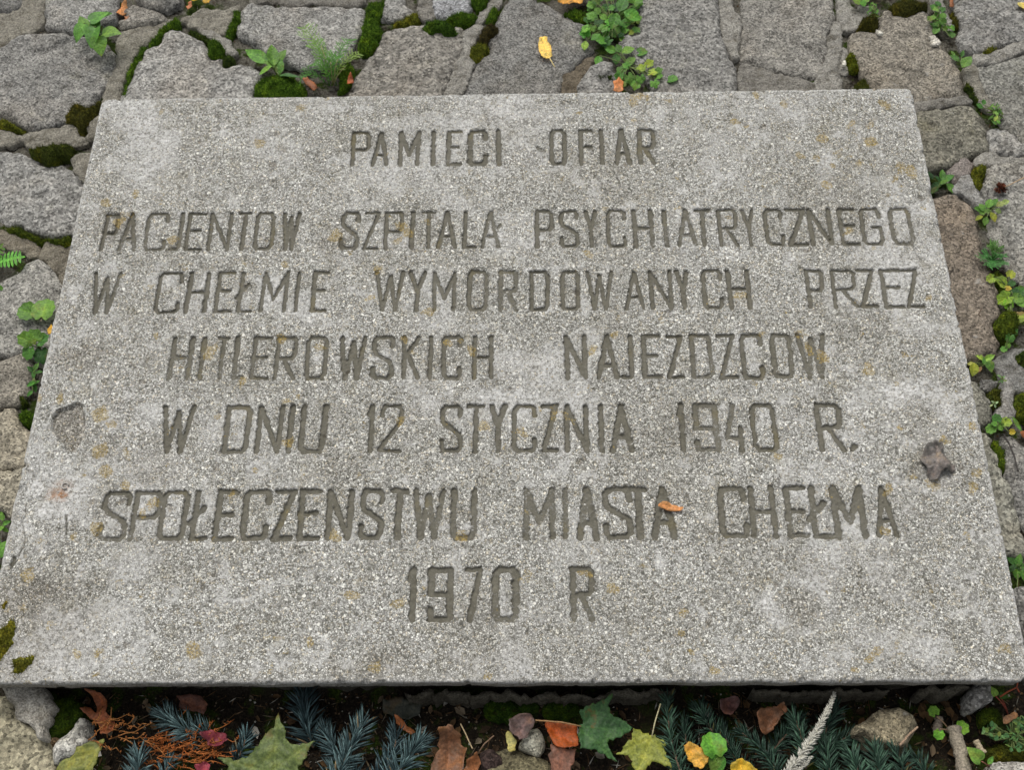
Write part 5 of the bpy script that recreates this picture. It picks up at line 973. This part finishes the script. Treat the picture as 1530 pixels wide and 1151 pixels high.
# sticks
def stick(name, label, pts, rad, color, z, cat='stick', rough=.15):
    pp = [at(a, b, z) for a, b in pts]; q = []
    for i in range(len(pp)-1): q += [pp[i].lerp(pp[i+1], k/8) for k in range(8)]
    q.append(pp[-1]); V, F = tube(q, [rad*(1+rough*random.uniform(-1, 1)) for _ in q], 12)
    V = np.array(V); n = fbm(V[:, 0]+V[:, 2], V[:, 1]-V[:, 2], 130, 3, 77); V[:, 2] += n*rad*.35; V[:, 0] += n*rad*.25
    o = mesh_ob(name, V, F, BARK, None, True, None, None, color); tag(o, label, cat)
stick('stick', 'thick pale grey stick with scalloped leaves beside it', [(1424, 1086), (1430, 1110), (1438, 1140), (1444, 1175)], .0085, (.26, .225, .17), -.072)
stick('stick', 'short pale stick behind the heart shaped leaf', [(1458, 1107), (1463, 1117), (1470, 1127)], .0038, (.34, .28, .19), -.064)
stick('stick', 'short rotten stick under two scalloped leaves', [(1403, 1072), (1402, 1084), (1400, 1096)], .0055, (.20, .165, .13), -.080)
stick('twig', 'thin pale twig lying across the mossy rock', [(1371, 1087), (1358, 1099), (1344, 1115)], .0013, (.26, .18, .12), -.038, 'twig')
stick('twig', 'dark curling twig in the joint below the crumpled grey leaf', [(1500, 650), (1508, 664), (1516, 684), (1521, 705)], .0011, (.05, .045, .04), -.024, 'twig', .1)
stick('twig', 'thin looping root on the long reddish brown stone', [(1475, 455), (1466, 462), (1462, 470), (1468, 476), (1476, 474)], .0007, (.10, .07, .05), ZS+.004, 'twig', .1)
stick('straw', 'pale straw lying among the leaves beside the moss bank', [(688, 1082), (696, 1098), (706, 1120)], .0008, (.34, .26, .15), -.055, 'straw', .1)

# fir twigs, each a stem with its needles
def needle(mb, p, d, L, w):
    d = d.normalized(); a = d.cross(Vector((0, 0, 1)));
    if a.length < .05: a = Vector((1, 0, 0))
    a.normalize(); b = a.cross(d)
    m = p+d*L*.6+Vector((0, 0, -.02*L)); e = p+d*L+Vector((0, 0, -.08*L))
    r1 = [p+a*w*.6, p+b*w*.5, p-a*w*.6]; r2 = [m+a*w, m+b*w*.7, m-a*w]
    mb.add(r1+r2+[e], [(0, 1, 4, 3), (1, 2, 5, 4), (2, 0, 3, 5), (3, 4, 6), (4, 5, 6), (5, 3, 6)])
def fir(label, a, b, z0, z1, L, color, n=130, spread=1.0, group='fir twigs in front of the slab', w=.0007):
    A = at(*a, z0); B_ = at(*b, z1); root = thing('fir_twig', A); tag(root, label, 'fir twig', group)
    pts = curve_pts(A, B_, 7, (random.uniform(-.010, .010), random.uniform(-.004, .004), .006)); V, F = tube(pts, [.0017, .0016, .0015, .0014, .0012, .001, .0008], 6)
    mesh_ob('twig', V, F, BARK, root, True, None, None, (.11, .075, .05)); mb = MB()
    n = int(n*.72)
    for i in range(n):
        t = (i+random.random())/n; k = t*6; j = min(int(k), 5); p = pts[j].lerp(pts[j+1], k-j); d = (pts[j+1]-pts[j]).normalized()
        s = d.cross(Vector((0, 0, 1))).normalized(); an = random.uniform(-.5, math.pi+.5); rad = s*math.cos(an)+Vector((0, 0, 1))*math.sin(an)*.75
        fwd = random.uniform(.3, 1.0)+.8*t*t
        needle(mb, p, d*fwd+rad*spread, L*1.22*random.uniform(.7, 1.2)*(1-.25*t), w*1.55*random.uniform(.8, 1.25))
    mb.build('needles', NEEDLE, root, color); return root
BLUE, BLU2, FGR, FG2 = (.062, .105, .110), (.040, .072, .078), (.024, .054, .036), (.034, .074, .048)
FIRS = [
 ('blue green fir twig lying over the orange tangle beside the brown leaf', (318, 1104), (246, 1068), -.070, -.052, .026, BLUE, 150),
 ('small blue green fir tip beside the pink rose petal', (352, 1142), (368, 1100), -.070, -.052, .020, BLU2, 80),
 ('dark fir twig reaching under the near slab edge behind the large maple leaf', (468, 1118), (452, 1038), -.085, -.070, .030, (.045, .080, .088), 170),
 ('bluish fir twig right beside the tip of the large green maple leaf', (496, 1180), (543, 1080), -.060, -.040, .026, BLUE, 190),
 ('bluish fir twig leaning towards the large dull brown leaf', (580, 1180), (628, 1108), -.062, -.045, .026, BLUE, 160),
 ('bluish fir twig cut off by the near picture edge beside the olive green leaf', (196, 1190), (206, 1128), -.058, -.045, .022, BLUE, 120),
 ('dark green fir twig beside the stalk of the yellow green maple leaf', (1030, 1185), (998, 1046), -.066, -.052, .020, FG2, 190),
 ('short green fir tip behind the round green leaf', (1076, 1112), (1046, 1058), -.072, -.056, .020, FGR, 110),
 ('green fir twig slanting towards the pinkish brown folded leaf', (1168, 1180), (1106, 1094), -.068, -.056, .020, FGR, 170),
 ('green fir twig behind the pale heather sprig', (1204, 1150), (1182, 1064), -.070, -.054, .020, FG2, 150),
 ('dim green fir twig between the heather sprig and the mossy rock', (1236, 1150), (1250, 1062), -.080, -.066, .022, FGR, 150),
 ('dark green fir twig cut off by the near picture edge below the heather sprig tip', (1256, 1195), (1238, 1112), -.060, -.046, .020, FG2, 150),
 ('green fir twig in front of the mossy rock', (1312, 1195), (1306, 1118), -.055, -.042, .022, FG2, 150),
 ('green fir twig by the near picture edge beside the thick pale stick', (1378, 1200), (1362, 1130), -.062, -.050, .020, FGR, 120),
 ('blue fir twig cut off beside the small pink petal', (250, 1195), (262, 1132), -.066, -.056, .018, BLU2, 80),
]
FIRS += [
 ('low fir twig in the shade between the cupped brown leaf and the heather sprig', (1150, 1130), (1196, 1078), -.082, -.074, .020, FGR, 130),
 ('flat fir twig pointing at the mossy rock from the heather sprig', (1215, 1128), (1278, 1098), -.078, -.070, .020, FGR, 130),
 ('wide fir twig cut off by the near picture edge under the mossy rock', (1290, 1190), (1270, 1126), -.050, -.038, .022, FG2, 150),
 ('fir twig low in the shade under the round green leaf', (1120, 1165), (1078, 1090), -.080, -.072, .020, FGR, 130),
 ('shaded fir twig between the two bluish twigs beside the large green maple leaf', (540, 1190), (486, 1096), -.074, -.066, .026, (.05, .088, .095), 160),
 ('shaded fir tip behind the bluish twig that leans towards the dull brown leaf', (560, 1170), (592, 1096), -.078, -.070, .024, (.045, .08, .09), 130),
 ('green fir tip between the two dark green twigs beside the pale leaf stalk', (1050, 1170), (1022, 1080), -.076, -.066, .020, FGR, 130),
 ('short fir tip beside the thick pale stick, behind the other green twig', (1345, 1180), (1334, 1122), -.060, -.050, .020, FGR, 110),
]
for f in FIRS: fir(*f)
# pale heather sprig
A = at(1166, 1170, -.030); B_ = at(1247, 1036, -.030); root = thing('heather_sprig', A); tag(root, 'pale silvery heather sprig standing out over the green fir twigs', 'heather')
def spray(pts, n, w0, name):
    mb = MB()
    for i in range(n):
        t = (i+random.random())/n; k = t*(len(pts)-1); j = min(int(k), len(pts)-2); p = pts[j].lerp(pts[j+1], k-j); d = (pts[j+1]-pts[j]).normalized()
        s = d.cross(Vector((0, 0, 1))).normalized(); an = random.uniform(-.6, math.pi+.6); rad = s*math.cos(an)+Vector((0, 0, 1))*math.sin(an)
        needle(mb, p, d*.75+rad, w0*(1.05-.75*t)*random.uniform(.7, 1.2), .0011*(1.1-.4*t))
    return mb.build(name, STEM, root, (.43, .42, .36))
pts = curve_pts(A, B_, 9, (.006, 0, .010)); V, F = tube(pts, [.0016]*5+[.001]*4, 5); mesh_ob('stalk', V, F, STEM, root, True, None, None, (.4, .38, .3))
spray(pts, 330, .0115, 'flower_spike'); pts2 = curve_pts(at(1178, 1168, -.03), at(1213, 1131, -.022), 6); spray(pts2, 110, .008, 'side_shoot')
# orange dry tangle
def tangle(label, region, n, color, z, seed):
    rr = random.Random(seed); c = at(*np.mean(region, 0), z); root = thing('dried_sprig', c); tag(root, label, 'dried sprig'); mb = MB(); kn = MB()
    (x0, y0), (x1, y1) = region
    for _ in range(n):
        x, y = rr.uniform(x0, x1), rr.uniform(y0, y1); a = rr.gauss(.15, .5); L = rr.uniform(25, 70); pts = []
        for k in range(6):
            t = k/5; pts.append(at(x+L*t*math.cos(a)+rr.uniform(-2, 2), y-L*t*math.sin(a)*.8+rr.uniform(-2, 2)+6*t*t*rr.uniform(-1, 1), z+rr.uniform(-.006, .012)))
        V, F = tube(pts, rr.uniform(.0004, .0008), 4); mb.add(V, F)
        for k in range(7):
            j = rr.randrange(5); p = pts[j].lerp(pts[j+1], rr.random()); needle(kn, p, Vector((rr.gauss(0, 1), rr.gauss(0, 1), abs(rr.gauss(0, .7)))), rr.uniform(.002, .006), .0007)
    mb.build('stems', STEM, root, color); kn.build('buds', STEM, root, (color[0]*1.3, color[1]*1.1, color[2]))
tangle('tangle of dry orange stems in front of the near slab corner', ((205, 1098), (310, 1142)), 58, (.26, .085, .018), -.060, 5)
tangle('fan of dry orange brown needles beside the curled reddish brown leaf', ((130, 1078), (215, 1108)), 16, (.26, .11, .03), -.055, 9)

# loose crumbs and plant litter nobody could count
mb = MB()
for _ in range(5200):
    if random.random() < .6: px, py = random.uniform(60, 1530), random.uniform(1034, 1160)
    else: px, py = random.choice(((random.uniform(0, 1530), random.uniform(0, 140)), (random.uniform(0, 140), random.uniform(140, 1000)), (random.uniform(1370, 1530), random.uniform(140, 1000))))
    p = at(px, py, -.085); z = float(ground_z(np.array([p.x]), np.array([p.y]))[0]); p = Vector((p.x, p.y, z+.001)); s = random.uniform(.0008, .0030)
    a = random.random()*6.28; e = random.choice((1, 1, 1, 4, 7)); d = Vector((math.cos(a), math.sin(a), random.uniform(-.2, .4))).normalized(); q = d.cross(Vector((0, 0, 1))).normalized()
    w = s/math.sqrt(e)*.7; h = Vector((0, 0, s*.5))
    mb.add([p-d*s*e*.6, p+q*w, p+d*s*e*.6, p-q*w, p+h], [(0, 1, 4), (1, 2, 4), (2, 3, 4), (3, 0, 4)])
for _ in range(260):
    px, py = random.uniform(60, 1500), random.uniform(1040, 1165)
    p = at(px, py, -.085); z = float(ground_z(np.array([p.x]), np.array([p.y]))[0]); p = Vector((p.x, p.y, z+.003)); L = random.uniform(.004, .009); W = L*random.uniform(.3, .7)
    a = random.random()*6.28; d = Vector((math.cos(a), math.sin(a), random.uniform(-.3, .5))).normalized(); q = d.cross(Vector((0, 0, 1))).normalized(); u = q.cross(d)
    mb.add([p-d*L, p-d*L*.3+q*W+u*.002, p+d*L*.5+q*W*.8+u*.003, p+d*L, p+d*L*.4-q*W+u*.003, p-d*L*.4-q*W*.9+u*.001, p-u*.001], [(0, 1, 6), (1, 2, 6), (2, 3, 6), (3, 4, 6), (4, 5, 6), (5, 0, 6)])
def m_litter():
    t = NT('litter', .9, .2); i = t.n('ShaderNodeNewGeometry')
    t.color(t.ramp(i.outputs['Random Per Island'], [(.0, (.02, .014, .009)), (.45, (.075, .045, .022)), (.7, (.14, .08, .035)), (.88, (.20, .17, .12)), (.97, (.5, .48, .42))])); return t.m
o = mb.build('litter', m_litter(), None, None, False); tag(o, 'dark crumbs and needles scattered over the soil', 'litter', None, 'stuff')

for o in list(bpy.data.objects):
    if '_o' in o: del o['_o']
